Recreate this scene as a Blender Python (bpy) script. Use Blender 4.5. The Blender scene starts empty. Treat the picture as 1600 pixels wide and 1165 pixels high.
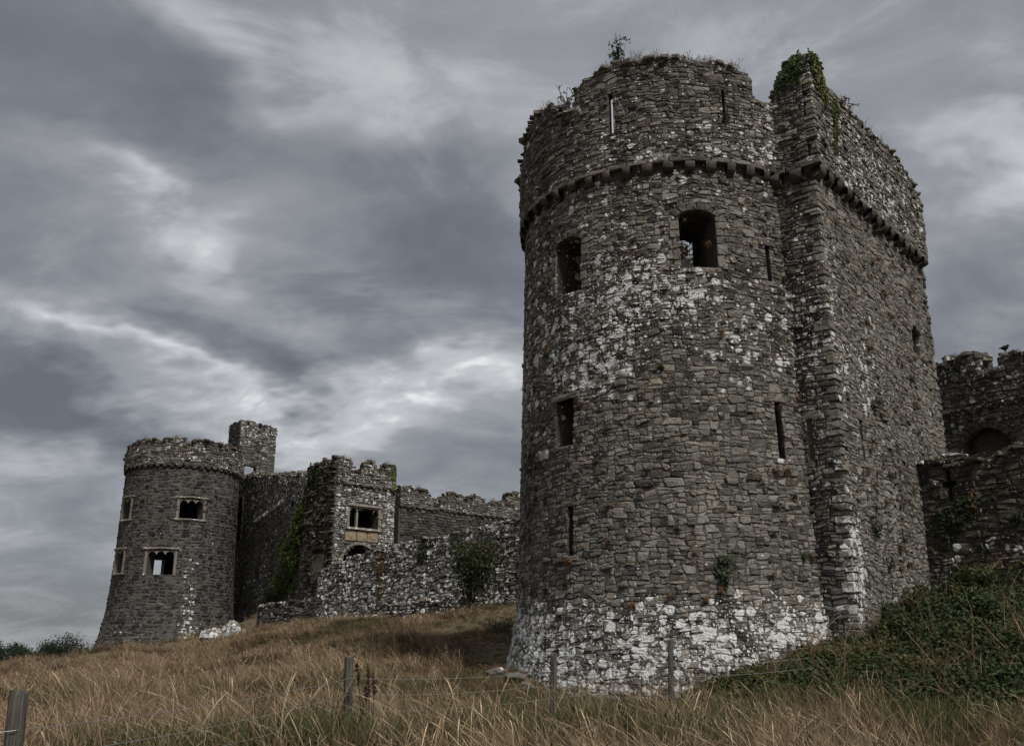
import bpy, math
import numpy as np

# ------------------------------------------------------------------ camera, sky, sun, exposure
scene = bpy.context.scene
COL = scene.collection
PITCH = math.radians(16.3)
FPX = 1521.0 / 1600.0
CAMZ = 1.7
cam_data = bpy.data.cameras.new('camera')
cam_data.sensor_width = 36.0
cam_data.lens = 36.0 * FPX
cam_data.clip_end = 6000
cam = bpy.data.objects.new('camera', cam_data)
cam.location = (0, 0, CAMZ)
cam.rotation_euler = (math.pi / 2 + PITCH, 0, 0)
COL.objects.link(cam)
scene.camera = cam

SUN_EL, SUN_AZ = math.radians(52), math.radians(148)      # azimuth clockwise from +Y
sd = bpy.data.lights.new('sun', 'SUN')
sd.energy = 1.5
sd.angle = math.radians(11)
sd.color = (1.0, 0.965, 0.91)
sun = bpy.data.objects.new('sun', sd)
sun.rotation_euler = (math.pi / 2 - SUN_EL, 0, math.pi - SUN_AZ)
COL.objects.link(sun)

scene.view_settings.view_transform = 'Standard'
scene.view_settings.look = 'None'
scene.view_settings.exposure = 1.05
scene.view_settings.gamma = 1.0
scene.view_settings.use_curve_mapping = False
scene.cycles.max_bounces = 5
scene.cycles.diffuse_bounces = 2
scene.cycles.use_adaptive_sampling = True
scene.cycles.adaptive_threshold = 0.03
scene.cycles.use_denoising = True


class NT:
    """tiny node-tree helper"""
    def __init__(self, tree):
        self.t = tree
        self.n = tree.nodes
        self.l = tree.links

    def put(self, sock, v):
        if isinstance(v, bpy.types.NodeSocket):
            self.l.new(v, sock)
        elif v is not None:
            try:
                sock.default_value = v
            except (TypeError, ValueError):
                sock.default_value = (*v, 1.0)

    def math(self, op, a, b=None, c=None, clamp=False):
        m = self.n.new('ShaderNodeMath'); m.operation = op; m.use_clamp = clamp
        for i, v in enumerate((a, b, c)):
            if v is not None:
                self.put(m.inputs[i], v)
        return m.outputs[0]

    def vmath(self, op, a, b=None, scale=None):
        m = self.n.new('ShaderNodeVectorMath'); m.operation = op
        self.put(m.inputs[0], a)
        if b is not None:
            self.put(m.inputs[1], b)
        if scale is not None:
            self.put(m.inputs['Scale'], scale)
        return m.outputs['Value'] if op in ('LENGTH', 'DOT_PRODUCT', 'DISTANCE') else m.outputs[0]

    def noise(self, vec, scale, detail=4, rough=0.55, dist=0.0, color=False):
        m = self.n.new('ShaderNodeTexNoise')
        self.put(m.inputs['Vector'], vec)
        m.inputs['Scale'].default_value = scale
        m.inputs['Detail'].default_value = detail
        m.inputs['Roughness'].default_value = rough
        m.inputs['Distortion'].default_value = dist
        return m.outputs['Color'] if color else m.outputs[0]

    def voronoi(self, vec, scale, feature='F1', rnd=1.0):
        m = self.n.new('ShaderNodeTexVoronoi'); m.feature = feature
        self.put(m.inputs['Vector'], vec)
        m.inputs['Scale'].default_value = scale
        m.inputs['Randomness'].default_value = rnd
        return m

    def mix(self, f, a, b, mode='MIX'):
        m = self.n.new('ShaderNodeMix'); m.data_type = 'RGBA'; m.blend_type = mode
        self.put(m.inputs[0], f); self.put(m.inputs[6], a); self.put(m.inputs[7], b)
        return m.outputs[2]

    def ramp(self, f, stops, interp='LINEAR'):
        m = self.n.new('ShaderNodeValToRGB')
        self.put(m.inputs[0], f)
        cr = m.color_ramp; cr.interpolation = interp
        while len(cr.elements) < len(stops):
            cr.elements.new(0.5)
        for e, (p, c) in zip(cr.elements, stops):
            e.position = p; e.color = (*c, 1.0) if len(c) == 3 else c
        return m.outputs[0]

    def smooth(self, x, lo, hi, a=0.0, b=1.0):
        m = self.n.new('ShaderNodeMapRange'); m.interpolation_type = 'SMOOTHSTEP'
        self.put(m.inputs[0], x)
        for i, v in enumerate((lo, hi, a, b)):
            self.put(m.inputs[i + 1], v)
        return m.outputs[0]

    def sep(self, v):
        m = self.n.new('ShaderNodeSeparateXYZ'); self.put(m.inputs[0], v)
        return m.outputs

    def comb(self, x, y, z):
        m = self.n.new('ShaderNodeCombineXYZ')
        for i, v in enumerate((x, y, z)):
            self.put(m.inputs[i], v)
        return m.outputs[0]


def make_world():
    w = bpy.data.worlds.new('World'); scene.world = w; w.use_nodes = True
    k = NT(w.node_tree); k.n.clear()
    out = k.n.new('ShaderNodeOutputWorld'); bg = k.n.new('ShaderNodeBackground')
    k.l.new(bg.outputs[0], out.inputs[0])
    sky = k.n.new('ShaderNodeTexSky'); sky.sky_type = 'NISHITA'; sky.sun_disc = False
    sky.sun_elevation = SUN_EL; sky.sun_rotation = SUN_AZ
    tc = k.n.new('ShaderNodeTexCoord')
    d = k.vmath('NORMALIZE', tc.outputs['Generated'])
    x, y, z = k.sep(d)
    zc = k.math('ADD', k.math('MAXIMUM', z, 0.0), 0.34)
    plane = k.comb(k.math('DIVIDE', x, zc), k.math('DIVIDE', y, zc), 3.7)
    # streaky broken stratocumulus deck
    rot = k.n.new('ShaderNodeMapping'); k.put(rot.inputs[0], plane)
    rot.inputs['Rotation'].default_value = (0, 0, math.radians(24)); rot.inputs['Scale'].default_value = (1.0, 1.35, 1)
    big = k.noise(rot.outputs[0], 1.15, 2, 0.5, 0.5)
    mid = k.noise(rot.outputs[0], 3.8, 7, 0.60, 0.5)
    fine = k.noise(plane, 11.0, 2, 0.6)
    # azimuth / elevation with a wind-torn wobble
    az = k.math('ARCTAN2', x, y); el = k.math('ARCSINE', z)
    wob = k.vmath('SUBTRACT', k.noise(rot.outputs[0], 2.8, 4, 0.62, color=True), (0.5, 0.5, 0.5))
    wx, wy, _ = k.sep(wob)
    ae = k.comb(k.math('ADD', az, k.math('MULTIPLY', wx, 0.26)), k.math('ADD', el, k.math('MULTIPLY', wy, 0.22)), 1.0)
    v = k.math('MULTIPLY_ADD', k.math('SUBTRACT', big, 0.5), 0.40, 0.42)
    v = k.math('ADD', v, k.math('MULTIPLY', k.math('SUBTRACT', mid, 0.5), 0.52))
    v = k.math('ADD', v, k.math('MULTIPLY', k.math('SUBTRACT', k.smooth(mid, .42, .60), .5), .08))
    v = k.math('ADD', v, k.math('MULTIPLY', k.math('SUBTRACT', fine, 0.5), 0.16))
    banks = [  # azimuth, elevation, radii, tilt, strength: cloud banks and thin bright gaps
        (-0.406, 0.452, .050, .020, -22, .38), (-0.335, 0.380, .095, .026, -14, .30), (-0.10, 0.276, .11, .030, 12, .46),
        (-0.36, 0.288, .15, .017, -15, .38), (-0.25, 0.232, .14, .028, -10, .30), (0.472, 0.480, .07, .030, -20, .36),
        (0.53, 0.425, .06, .034, 0, .44), (0.43, 0.385, .08, .045, 0, .22), (-0.36, 0.60, .09, .030, -25, .34),
        (-0.03, 0.550, .18, .050, 0, .16), (-0.20, 0.585, .12, .04, -10, .10), (.33, .58, .2, .04, 0, .08),
        (-0.16, 0.470, .24, .070, -8, -.26), (-0.06, 0.385, .17, .045, -4, -.30), (-0.46, 0.225, .17, .034, -16, -.52),
        (-0.215, 0.288, .034, .026, 30, -.30), (-0.32, 0.325, .14, .018, -12, -.24), (-0.42, 0.54, .20, .05, -12, -.20),
        (-0.42, 0.05, .22, .06, 0, -.12), (-0.42, 0.150, .18, .022, -4, .08)]
    for a, e, ra, re, tilt, s in banks:
        c_, s_ = math.cos(math.radians(tilt)), math.sin(math.radians(tilt))
        p = k.vmath('DOT_PRODUCT', ae, (c_ / ra, s_ / ra, -(a * c_ + e * s_) / ra))
        q = k.vmath('DOT_PRODUCT', ae, (-s_ / re, c_ / re, -(-a * s_ + e * c_) / re))
        f = k.math('EXPONENT', k.math('MULTIPLY', k.math('ADD', k.math('MULTIPLY', p, p), k.math('MULTIPLY', q, q)), -1.1))
        v = k.math('MULTIPLY_ADD', f, s * (.85 if s > 0 else .85), v)
    col = k.ramp(v, [(0.0, (.064, .068, .077)), (0.25, (.096, .1005, .111)), (0.50, (.154, .159, .169)),
                     (0.75, (.27, .275, .283)), (1.0, (.61, .615, .615))], 'LINEAR')
    skyc = k.vmath('SCALE', sky.outputs[0], scale=0.06)
    k.put(bg.inputs[0], k.mix(0.94, skyc, col))
    bg.inputs[1].default_value = 1.0
    w.cycles.sampling_method = 'MANUAL'
    w.cycles.sample_map_resolution = 256


make_world()

# ------------------------------------------------------------------ helpers
RNG = np.random.default_rng(11)
PI = math.pi


def tag(o, label=None, cat=None, group=None, kind=None):
    if label: o['label'] = label
    if cat: o['category'] = cat
    if group: o['group'] = group
    if kind: o['kind'] = kind
    return o


def thing(name, loc, label, cat, group=None):
    o = bpy.data.objects.new(name, None)
    o.location = loc
    o.empty_display_size = 0.3
    COL.objects.link(o)
    return tag(o, label, cat, group)


def mesh_data(name, verts, faces, mat, st=None, smooth=False, mids=None):
    """verts (n,3); faces: list of integer arrays (m,k); st: (n,3) per-vertex tone / lichen / warmth"""
    me = bpy.data.meshes.new(name)
    verts = np.asarray(verts, np.float32).reshape(-1, 3)
    faces = [np.asarray(f, np.int32) for f in faces if len(f)]
    lv = np.concatenate([f.ravel() for f in faces])
    tot = np.concatenate([np.full(len(f), f.shape[1], np.int32) for f in faces])
    start = np.concatenate([[0], np.cumsum(tot)[:-1]]).astype(np.int32)
    me.vertices.add(len(verts)); me.vertices.foreach_set('co', verts.ravel())
    me.loops.add(len(lv)); me.loops.foreach_set('vertex_index', lv)
    me.polygons.add(len(tot)); me.polygons.foreach_set('loop_start', start)
    me.polygons.foreach_set('use_smooth', np.full(len(tot), smooth, bool))
    if mids is not None:
        me.polygons.foreach_set('material_index', np.asarray(mids, np.int32))
    if st is not None:
        a = me.attributes.new('st', 'FLOAT_VECTOR', 'POINT')
        a.data.foreach_set('vector', np.asarray(st, np.float32).ravel())
    me.update(calc_edges=True)
    for m in (mat if isinstance(mat, (list, tuple)) else [mat]):
        me.materials.append(m)
    return me


def link(name, me, parent=None, loc=None):
    o = bpy.data.objects.new(name, me)
    COL.objects.link(o)
    if parent is not None:
        o.parent = parent
    if loc is not None:
        o.location = loc
    return o


def mesh(name, verts, faces, mat, parent=None, st=None, smooth=False, world=True, mids=None):
    """mesh object from world-space vertices; becomes a child of parent (an unrotated Empty)"""
    verts = np.asarray(verts, np.float64).reshape(-1, 3)
    org = np.array(parent.location) if parent is not None and world else np.zeros(3)
    if parent is not None and parent.parent is not None and world:
        org = org + np.array(parent.parent.location)
    c = verts.mean(0)
    return link(name, mesh_data(name, verts - c, faces, mat, st, smooth, mids), parent, tuple(c - org))


def wave(seed, n=7, lo=0.3, hi=2.0):
    r = np.random.default_rng(seed)
    ang = r.uniform(0, 2 * PI, n); k = r.uniform(lo, hi, n); ph = r.uniform(0, 2 * PI, n)
    kx, ky = k * np.cos(ang), k * np.sin(ang)

    def f(x, y):
        x = np.asarray(x, float); y = np.asarray(y, float)
        s = np.zeros(np.broadcast(x, y).shape)
        for a, b, c in zip(kx, ky, ph):
            s = s + np.sin(a * x + b * y + c)
        return s / math.sqrt(n)
    return f


def gauss(x, m, s):
    return np.exp(-((np.asarray(x, float) - m) / s) ** 2)


def step(x, a, b):
    t = np.clip((np.asarray(x, float) - a) / (b - a), 0, 1)
    return t * t * (3 - 2 * t)


# ------------------------------------------------------------------ materials
def new_mat(name):
    m = bpy.data.materials.new(name); m.use_nodes = True
    k = NT(m.node_tree)
    return m, k, k.n['Principled BSDF']


def stone_material(name, dark, light, warm=(1.18, 0.98, 0.78), lich=(.80, .80, .775), lsc=1.0, bump=1.0):
    m, k, b = new_mat(name)
    pos = k.n.new('ShaderNodeNewGeometry').outputs['Position']
    at = k.n.new('ShaderNodeAttribute'); at.attribute_name = 'st'
    tone, dens, wrm = k.sep(at.outputs['Vector'])
    nm = k.n.new('ShaderNodeTexNoise'); k.put(nm.inputs['Vector'], pos)
    nm.inputs['Scale'].default_value = 2.6; nm.inputs['Detail'].default_value = 4; nm.inputs['Roughness'].default_value = .68
    nc = k.sep(nm.outputs['Color']); n_mid = nm.outputs[0]
    n_fin = k.noise(pos, 30.0, 3, 0.7)
    t = k.math('ADD', tone, k.math('MULTIPLY', k.math('SUBTRACT', n_mid, 0.5), 0.9))
    t = k.math('ADD', t, k.math('MULTIPLY', k.math('SUBTRACT', n_fin, 0.5), 1.3))
    streak = k.noise(k.vmath('MULTIPLY', pos, (1.4, 1.4, .22)), 1.0, 3, 0.6)
    t = k.math('ADD', t, k.math('MULTIPLY', k.math('SUBTRACT', streak, 0.5), 0.9), clamp=True)
    col = k.mix(t, dark, light)
    col = k.mix(k.math('MULTIPLY', wrm, k.smooth(n_mid, 0.3, 0.65)), col, k.mix(1.0, col, warm, 'MULTIPLY'))
    # black algae crust and rusty moss
    col = k.mix(k.math('MULTIPLY', k.smooth(nc[0], 0.54, 0.70), 0.6), col, tuple(c * 0.5 for c in dark))
    col = k.mix(k.math('MULTIPLY', k.smooth(nc[1], 0.64, 0.74), 0.55), col, (.115, .068, .036))
    # lichen rosettes: cells whose random number lies under the local density
    jit = k.vmath('SCALE', k.vmath('SUBTRACT', nm.outputs['Color'], (.5, .5, .5)), scale=0.12)
    pj = k.vmath('ADD', pos, jit)
    total = None
    for sc, amp, rmax in ((4.3 * lsc, .96, 0.60), (9.5 * lsc, 0.80, 0.46), (19.0 * lsc, .62, .42)):
        vo = k.voronoi(pj, sc)
        cell = k.sep(vo.outputs['Color'])[0]
        r = k.math('MULTIPLY', k.math('SUBTRACT', k.math('MULTIPLY', dens, amp), cell), 1.9)
        r = k.math('MINIMUM', r, rmax)
        e = k.math('SUBTRACT', r, vo.outputs['Distance'])
        e = k.math('ADD', e, k.math('MULTIPLY', k.math('SUBTRACT', n_fin, 0.5), 0.30))
        f = k.smooth(e, -0.02, 0.12)
        total = f if total is None else k.math('MAXIMUM', total, f)
    lc = k.mix(k.smooth(n_fin, 0.38, 0.62), tuple(c * 0.66 for c in lich), lich)
    col = k.mix(k.math('MULTIPLY', total, 0.95), col, lc)
    k.put(b.inputs['Base Color'], col)
    b.inputs['Roughness'].default_value = 0.93
    b.inputs['Specular IOR Level'].default_value = 0.15
    bm = k.n.new('ShaderNodeBump'); bm.inputs['Strength'].default_value = 1.0
    bm.inputs['Distance'].default_value = 0.05 * bump
    k.put(bm.inputs['Height'], k.noise(pos, 12.0, 4, 0.75)); k.put(b.inputs['Normal'], bm.outputs[0])
    return m


def leaf_material(name, c0, c1, c2=None, rough=0.6):
    m, k, b = new_mat(name)
    g = k.n.new('ShaderNodeNewGeometry')
    oi = k.n.new('ShaderNodeObjectInfo')
    r = g.outputs['Random Per Island']
    col = k.mix(r, c0, c1)
    if c2:
        col = k.mix(k.smooth(k.noise(g.outputs['Position'], 0.9, 3), 0.48, 0.68), col, c2)
    col = k.mix(0.6, col, k.vmath('SCALE', col, scale=k.math('ADD', k.math('MULTIPLY', oi.outputs['Random'], 0.9), 0.55)))
    k.put(b.inputs['Base Color'], col)
    b.inputs['Roughness'].default_value = rough
    b.inputs['Specular IOR Level'].default_value = 0.25
    tr = k.n.new('ShaderNodeBsdfTranslucent'); k.put(tr.inputs[0], col)
    ms = k.n.new('ShaderNodeMixShader'); ms.inputs[0].default_value = 0.22
    k.l.new(b.outputs[0], ms.inputs[1]); k.l.new(tr.outputs[0], ms.inputs[2])
    k.l.new(ms.outputs[0], k.n['Material Output'].inputs[0])
    return m


M = {}
M['drum'] = stone_material('limestone_rubble', (.036, .0340, .0305), (.292, .278, .250))
M['drum_mortar'] = stone_material('old_mortar', (.040, .0370, .0325), (.150, .140, .123))
M['dark'] = stone_material('dark_limestone', (.030, .0290, .0270), (.150, .144, .132))
M['pale_mortar'] = stone_material('pale_lime_mortar', (.060, .058, .055), (.165, .160, .150))
M['grey'] = stone_material('grey_limestone', (.040, .0380, .0345), (.250, .239, .217), lsc=0.9)
M['brown'] = stone_material('brown_limestone', (.037, .033, .027), (.155, .138, .112))
M['dressed'] = stone_material('dressed_stone', (.16, .15, .13), (.32, .30, .26), bump=.4)
M['sandstone'] = stone_material('sandstone_panel', (.22, .18, .13), (.34, .285, .21), bump=.5)
M['dry_leaf'] = leaf_material('dry_fern', (.095, .052, .024), (.19, .115, .055))
M['ivy'] = leaf_material('ivy_leaf', (.042, .070, .018), (.125, .175, .045), (.17, .19, .05))
M['fern'] = leaf_material('wall_fern', (.019, .029, .012), (.047, .064, .022))
M['bramble'] = leaf_material('bramble_leaf', (.015, .026, .009), (.060, .082, .026), (.080, .080, .028))
M['bush'] = leaf_material('bush_leaf', (.019, .027, .010), (.053, .060, .022))
M['autumn'] = leaf_material('autumn_leaf', (.16, .05, .02), (.09, .10, .03))
M['tree'] = leaf_material('tree_leaf', (.012, .025, .014), (.030, .048, .024))
M['bark'] = stone_material('bark', (.035, .027, .020), (.10, .08, .06), bump=.3)


def grass_material(name, dark, midc, pale, patchc):
    m, k, b = new_mat(name)
    g = k.n.new('ShaderNodeNewGeometry'); oi = k.n.new('ShaderNodeObjectInfo')
    col = k.ramp(g.outputs['Random Per Island'], [(0, dark), (.40, midc), (.72, midc), (1.0, pale)])
    patch = k.smooth(k.noise(k.vmath('MULTIPLY', g.outputs['Position'], (1, 1, 0)), 0.45, 4, 0.65), 0.45, 0.62)
    col = k.mix(k.math('MULTIPLY', patch, 0.62), col, patchc)
    col = k.vmath('SCALE', col, scale=k.math('ADD', k.math('MULTIPLY', oi.outputs['Random'], 0.9), 0.5))
    k.put(b.inputs['Base Color'], col)
    b.inputs['Roughness'].default_value = 0.75
    b.inputs['Specular IOR Level'].default_value = 0.2
    tr = k.n.new('ShaderNodeBsdfTranslucent'); k.put(tr.inputs[0], col)
    ms = k.n.new('ShaderNodeMixShader'); ms.inputs[0].default_value = 0.25
    k.l.new(b.outputs[0], ms.inputs[1]); k.l.new(tr.outputs[0], ms.inputs[2])
    k.l.new(ms.outputs[0], k.n['Material Output'].inputs[0])
    return m


M['straw'] = grass_material('straw_grass', (.127, .083, .048), (.328, .236, .144), (.667, .540, .374), (.196, .120, .069))
M['russet'] = grass_material('russet_grass', (.076, .048, .030), (.196, .124, .076), (.368, .276, .178), (.113, .067, .041))
M['green_grass'] = grass_material('green_grass', (.034, .044, .016), (.088, .100, .038), (.22, .20, .10), (.085, .088, .036))


def ground_material():
    m, k, b = new_mat('field_soil')
    pos = k.n.new('ShaderNodeNewGeometry').outputs['Position']
    n1 = k.noise(pos, 0.35, 5, 0.6); n2 = k.noise(pos, 9, 5, 0.7)
    col = k.mix(k.smooth(n1, .4, .62), (.115, .078, .042), (.070, .066, .026))
    col = k.mix(k.smooth(n2, .4, .7), col, (.17, .125, .07))
    k.put(b.inputs['Base Color'], col)
    b.inputs['Roughness'].default_value = 1.0
    bm = k.n.new('ShaderNodeBump'); bm.inputs['Distance'].default_value = 0.1
    k.put(bm.inputs['Height'], n2); k.put(b.inputs['Normal'], bm.outputs[0])
    return m


M['ground'] = ground_material()


def wood_material():
    m, k, b = new_mat('weathered_wood')
    pos = k.n.new('ShaderNodeNewGeometry').outputs['Position']
    g = k.noise(k.vmath('MULTIPLY', pos, (60, 60, 3)), 1.0, 5, 0.65)
    s = k.noise(pos, 9, 4, 0.6)
    col = k.mix(k.smooth(g, .35, .65), (.030, .027, .021), (.120, .110, .090))
    col = k.mix(k.math('MULTIPLY', k.smooth(s, .5, .7), .6), col, (.10, .105, .055))
    k.put(b.inputs['Base Color'], col); b.inputs['Roughness'].default_value = .9
    bm = k.n.new('ShaderNodeBump'); bm.inputs['Distance'].default_value = 0.012
    k.put(bm.inputs['Height'], g); k.put(b.inputs['Normal'], bm.outputs[0])
    return m


M['wood'] = wood_material()


def plain(name, col, rough=.6, metal=0.0):
    m, k, b = new_mat(name)
    pos = k.n.new('ShaderNodeNewGeometry').outputs['Position']
    n = k.noise(pos, 40, 3)
    k.put(b.inputs['Base Color'], k.mix(n, tuple(c * .7 for c in col), tuple(min(1, c * 1.25) for c in col)))
    b.inputs['Roughness'].default_value = rough; b.inputs['Metallic'].default_value = metal
    return m


M['wire'] = plain('galvanised_wire', (.30, .30, .29), .55, .6)
M['seed'] = plain('dock_seed', (.045, .018, .012), .9)
M['crow'] = plain('black_feather', (.010, .010, .011), .95)
M['crow'].node_tree.nodes['Principled BSDF'].inputs['Specular IOR Level'].default_value = .05

# ------------------------------------------------------------------ terrain
CP = np.array([
    (0, 0, 0), (-3.6, 7.5, .3), (5, 10, .25), (10, 10, .4), (-10, 8, .2), (-2, 13, .55), (.6, 16, .5), (2.9, 19, .6),
    (7, 17, .5), (12, 18, .9), (18, 20, 1.8), (2.4, 23.0, .6), (-.4, 28.0, 1.25), (7.6, 23.4, 1.4), (10, 25, 2.1),
    (14, 27, 2.8), (18, 30, 3.3), (5, 28, 2), (-3, 30, 1.4), (-10, 25, .7), (-18, 30, .45), (-12, 40, 1.2),
    (-25, 40, .25), (-20, 48, 1.0), (-17, 55, 1.9), (-13.5, 56.3, 3.0), (-11, 56.2, 3.7), (-7, 53.3, 3.6),
    (-3.3, 50.3, 3.3), (0, 47.5, 4.0), (3, 45, 4.3), (-3.5, 40, 2.4), (-24, 70, 1.5), (-31, 70, .0), (-19, 70, 2.4), (-12, 62, 5),
    (-6, 64, 6), (0, 60, 6), (5, 70, 6), (-35, 60, -1.2), (-45, 80, -4), (-60, 50, -3), (-30, 100, -4), (-100, 150, -6),
    (-150, 330, -3), (40, 60, 4), (60, 30, 3), (0, -20, 0), (30, 0, .4), (-30, 0, -.2), (0, 200, 0), (100, 200, 0),
    (-30, 25, -.6), (-45, 35, -2), (0, 900, -3), (-900, 600, -3), (900, 600, -3), (0, -600, -2)], float)
gw1 = wave(3, 9, .5, 2.2)
gw2 = wave(5, 9, 2.0, 6.0)


def ground_z(x, y):
    x = np.asarray(x, float); y = np.asarray(y, float)
    d2 = (x[..., None] - CP[:, 0]) ** 2 + (y[..., None] - CP[:, 1]) ** 2
    w = 1.0 / (d2 + 1.5) ** 1.7
    z = (w * CP[:, 2]).sum(-1) / w.sum(-1)
    return z + .05 * gw1(x, y) + .02 * gw2(x, y)


def axis(a, b, s, far):
    core = np.arange(a, b + s / 2, s)
    out = s * 1.25 ** np.arange(1, 40); out = np.cumsum(out); out = out[out < far]
    return np.concatenate([(a - out)[::-1], core, b + out])


def build_ground():
    xs, ys = axis(-44, 30, .5, 3200), axis(2, 76, .5, 3200)
    X, Y = np.meshgrid(xs, ys, indexing='ij')
    Z = np.stack([ground_z(X[i], Y[i]) for i in range(len(xs))])
    nx, ny = X.shape
    idx = np.arange(nx * ny).reshape(nx, ny)
    q = np.stack([idx[:-1, :-1], idx[1:, :-1], idx[1:, 1:], idx[:-1, 1:]], -1).reshape(-1, 4)
    me = mesh_data('ground', np.stack([X, Y, Z], -1).reshape(-1, 3), [q], M['ground'], smooth=True)
    tag(link('ground', me), 'grassy field sloping up to the castle', None, None, 'structure')


build_ground()

# ------------------------------------------------------------------ masonry
def plane_surface(o, d, z0=0.0):
    o = np.array(o, float); d = np.array(d, float) / math.hypot(*d)
    n = np.array([d[1], -d[0]])            # outward normal, to the right hand of the direction

    def S(u, v, dep):
        u, v, dep = np.broadcast_arrays(np.asarray(u, float), np.asarray(v, float), np.asarray(dep, float))
        return np.stack([o[0] + d[0] * u + n[0] * dep, o[1] + d[1] * u + n[1] * dep, v + z0], -1)
    S.inv = lambda P: ((P[:, :2] - o) @ d, P[:, 2] - z0)
    return S


def drum_surface(C, R0, prof):
    zs = np.array([p[0] for p in prof]); rs = np.array([p[1] for p in prof])

    def S(u, v, dep):
        u, v, dep = np.broadcast_arrays(np.asarray(u, float), np.asarray(v, float), np.asarray(dep, float))
        ph = u / R0
        r = np.interp(v, zs, rs) + dep
        return np.stack([C[0] + r * np.sin(ph), C[1] - r * np.cos(ph), v], -1)
    S.inv = lambda P: (R0 * np.arctan2(P[:, 0] - C[0], C[1] - P[:, 1]), P[:, 2])
    return S


def lines(a, b, s, extra=()):
    n = max(2, int(round((b - a) / s)) + 1)
    v = np.concatenate([np.linspace(a, b, n), [e for e in extra if a < e < b]])
    v = np.unique(np.round(v, 4))
    keep = [v[0]]
    hard = set(np.round(list(extra), 4))
    for x in v[1:]:
        if x - keep[-1] < 0.02 and x not in hard:
            continue
        keep.append(x)
    return np.array(keep)


class Op:
    """an opening in a wall: rectangle in wall coordinates with an optional arched head; depth None goes right through"""
    def __init__(self, u0, u1, v0, v1, arch=0.0, depth=None):
        self.u0, self.u1, self.v0, self.v1, self.arch, self.depth = u0, u1, v0, v1, arch, depth

    def inside(self, u, v):
        c, hw = (self.u0 + self.u1) / 2, (self.u1 - self.u0) / 2
        t = np.clip((u - c) / hw, -1, 1)
        top = self.v1 - self.arch * t * t
        return (u > self.u0) & (u < self.u1) & (v > self.v0) & (v < top)


def core_mesh(S, u0, u1, v0, v1, top, ops, thick, s=0.3, lich=None, closed=False):
    eu, ev = [], []
    for o in ops:
        eu += list(np.linspace(o.u0, o.u1, 7 if o.arch else 2))
        ev += [o.v0, o.v1] + (list(np.linspace(o.v1 - o.arch, o.v1, 6)) if o.arch else [])
    us, vs = lines(u0, u1, s, eu), lines(v0, v1, s, ev)
    uc, vc = (us[1:] + us[:-1]) / 2, (vs[1:] + vs[:-1]) / 2
    U, V = np.meshgrid(uc, vc, indexing='ij')
    F = np.zeros(U.shape)
    F[V > top(U)] = -thick
    for o in ops:
        F[o.inside(U, V)] = -thick if o.depth is None else -o.depth
    nu, nv = F.shape
    quads = []

    def add(a):
        quads.append(a.reshape(-1, 4, 3))
    ua, ub, va, vb = us[:-1, None], us[1:, None], vs[None, :-1], vs[None, 1:]
    sol = F > -thick + 1e-6
    f = np.stack([S(ua, va, F), S(ub, va, F), S(ub, vb, F), S(ua, vb, F)], 2)[sol]
    add(f)
    T = np.full(F.shape, -thick)
    add(np.stack([S(ub, va, T), S(ua, va, T), S(ua, vb, T), S(ub, vb, T)], 2)[sol])
    Fx = np.concatenate([np.full((1, nv), -thick), F, np.full((1, nv), -thick)], 0)
    A, B = Fx[:-1], Fx[1:]
    if closed:
        pass
    msk = np.abs(A - B) > 1e-6
    uu = us[:, None]
    sq = np.stack([S(uu, va, A), S(uu, va, B), S(uu, vb, B), S(uu, vb, A)], 2)
    add(sq[msk])
    Fy = np.concatenate([np.full((nu, 1), -thick), F, np.full((nu, 1), -thick)], 1)
    A, B = Fy[:, :-1], Fy[:, 1:]
    msk = np.abs(A - B) > 1e-6
    vv = vs[None, :]
    sq = np.stack([S(ua, vv, A), S(ub, vv, A), S(ub, vv, B), S(ua, vv, B)], 2)
    add(sq[msk])
    q = np.concatenate(quads, 0)
    verts = q.reshape(-1, 3)
    # merge coincident corners so the grain runs on
    key = np.round(verts * 500).astype(np.int64)
    _, first, inv = np.unique(key, axis=0, return_index=True, return_inverse=True)
    verts = verts[first]
    faces = inv.reshape(-1, 4)
    st = np.zeros((len(verts), 3)); st[:, 0] = .42; st[:, 2] = .25
    st[:, 1] = np.clip(lich(*S.inv(verts)), 0, 1) * .85 if callable(lich) else (lich or 0)
    return verts, faces, st


def split_courses(u0, u1, v0, v1, w, h, r):
    """irregular rubble: cut a wall into stones, long cuts first, until each is near the wanted size"""
    out, stack = [], [(u0, u1, v0, v1)]
    while stack:
        a, b, c, d = stack.pop()
        rw, rh = (b - a) / w, (d - c) / h
        lim = r.uniform(.95, 1.3) if r.random() < .55 else r.uniform(1.3, 2.5)
        if rw < lim and rh < lim:
            out.append((a, b, c, d)); continue
        if rw * r.uniform(.45, 1.25) > rh or rh < 1.05:
            m = a + (b - a) * r.uniform(.32, .68); stack += [(a, m, c, d), (m, b, c, d)]
        else:
            m = c + (d - c) * r.uniform(.34, .66); stack += [(a, b, c, m), (a, b, m, d)]
    return np.array(out)


def coursed(u0, u1, v0, v1, w, h, r):
    out = []; v = v0
    while v < v1:
        hh = h * r.uniform(.75, 1.25); u = u0 - r.uniform(0, w)
        while u < u1:
            ww = w * r.uniform(.55, 1.6); out.append((u, u + ww, v, v + hh)); u += ww
        v += hh
    return np.array(out)


K = 8
_i = np.arange(K); _j = (_i + 1) % K
F_Q = np.concatenate([np.stack([_i, _j, _j + K, _i + K], -1), np.stack([_i + K, _j + K, _j + 2 * K, _i + 2 * K], -1)])
F_T = np.stack([_i + 2 * K, _j + 2 * K, np.full(K, 3 * K)], -1)


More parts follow.
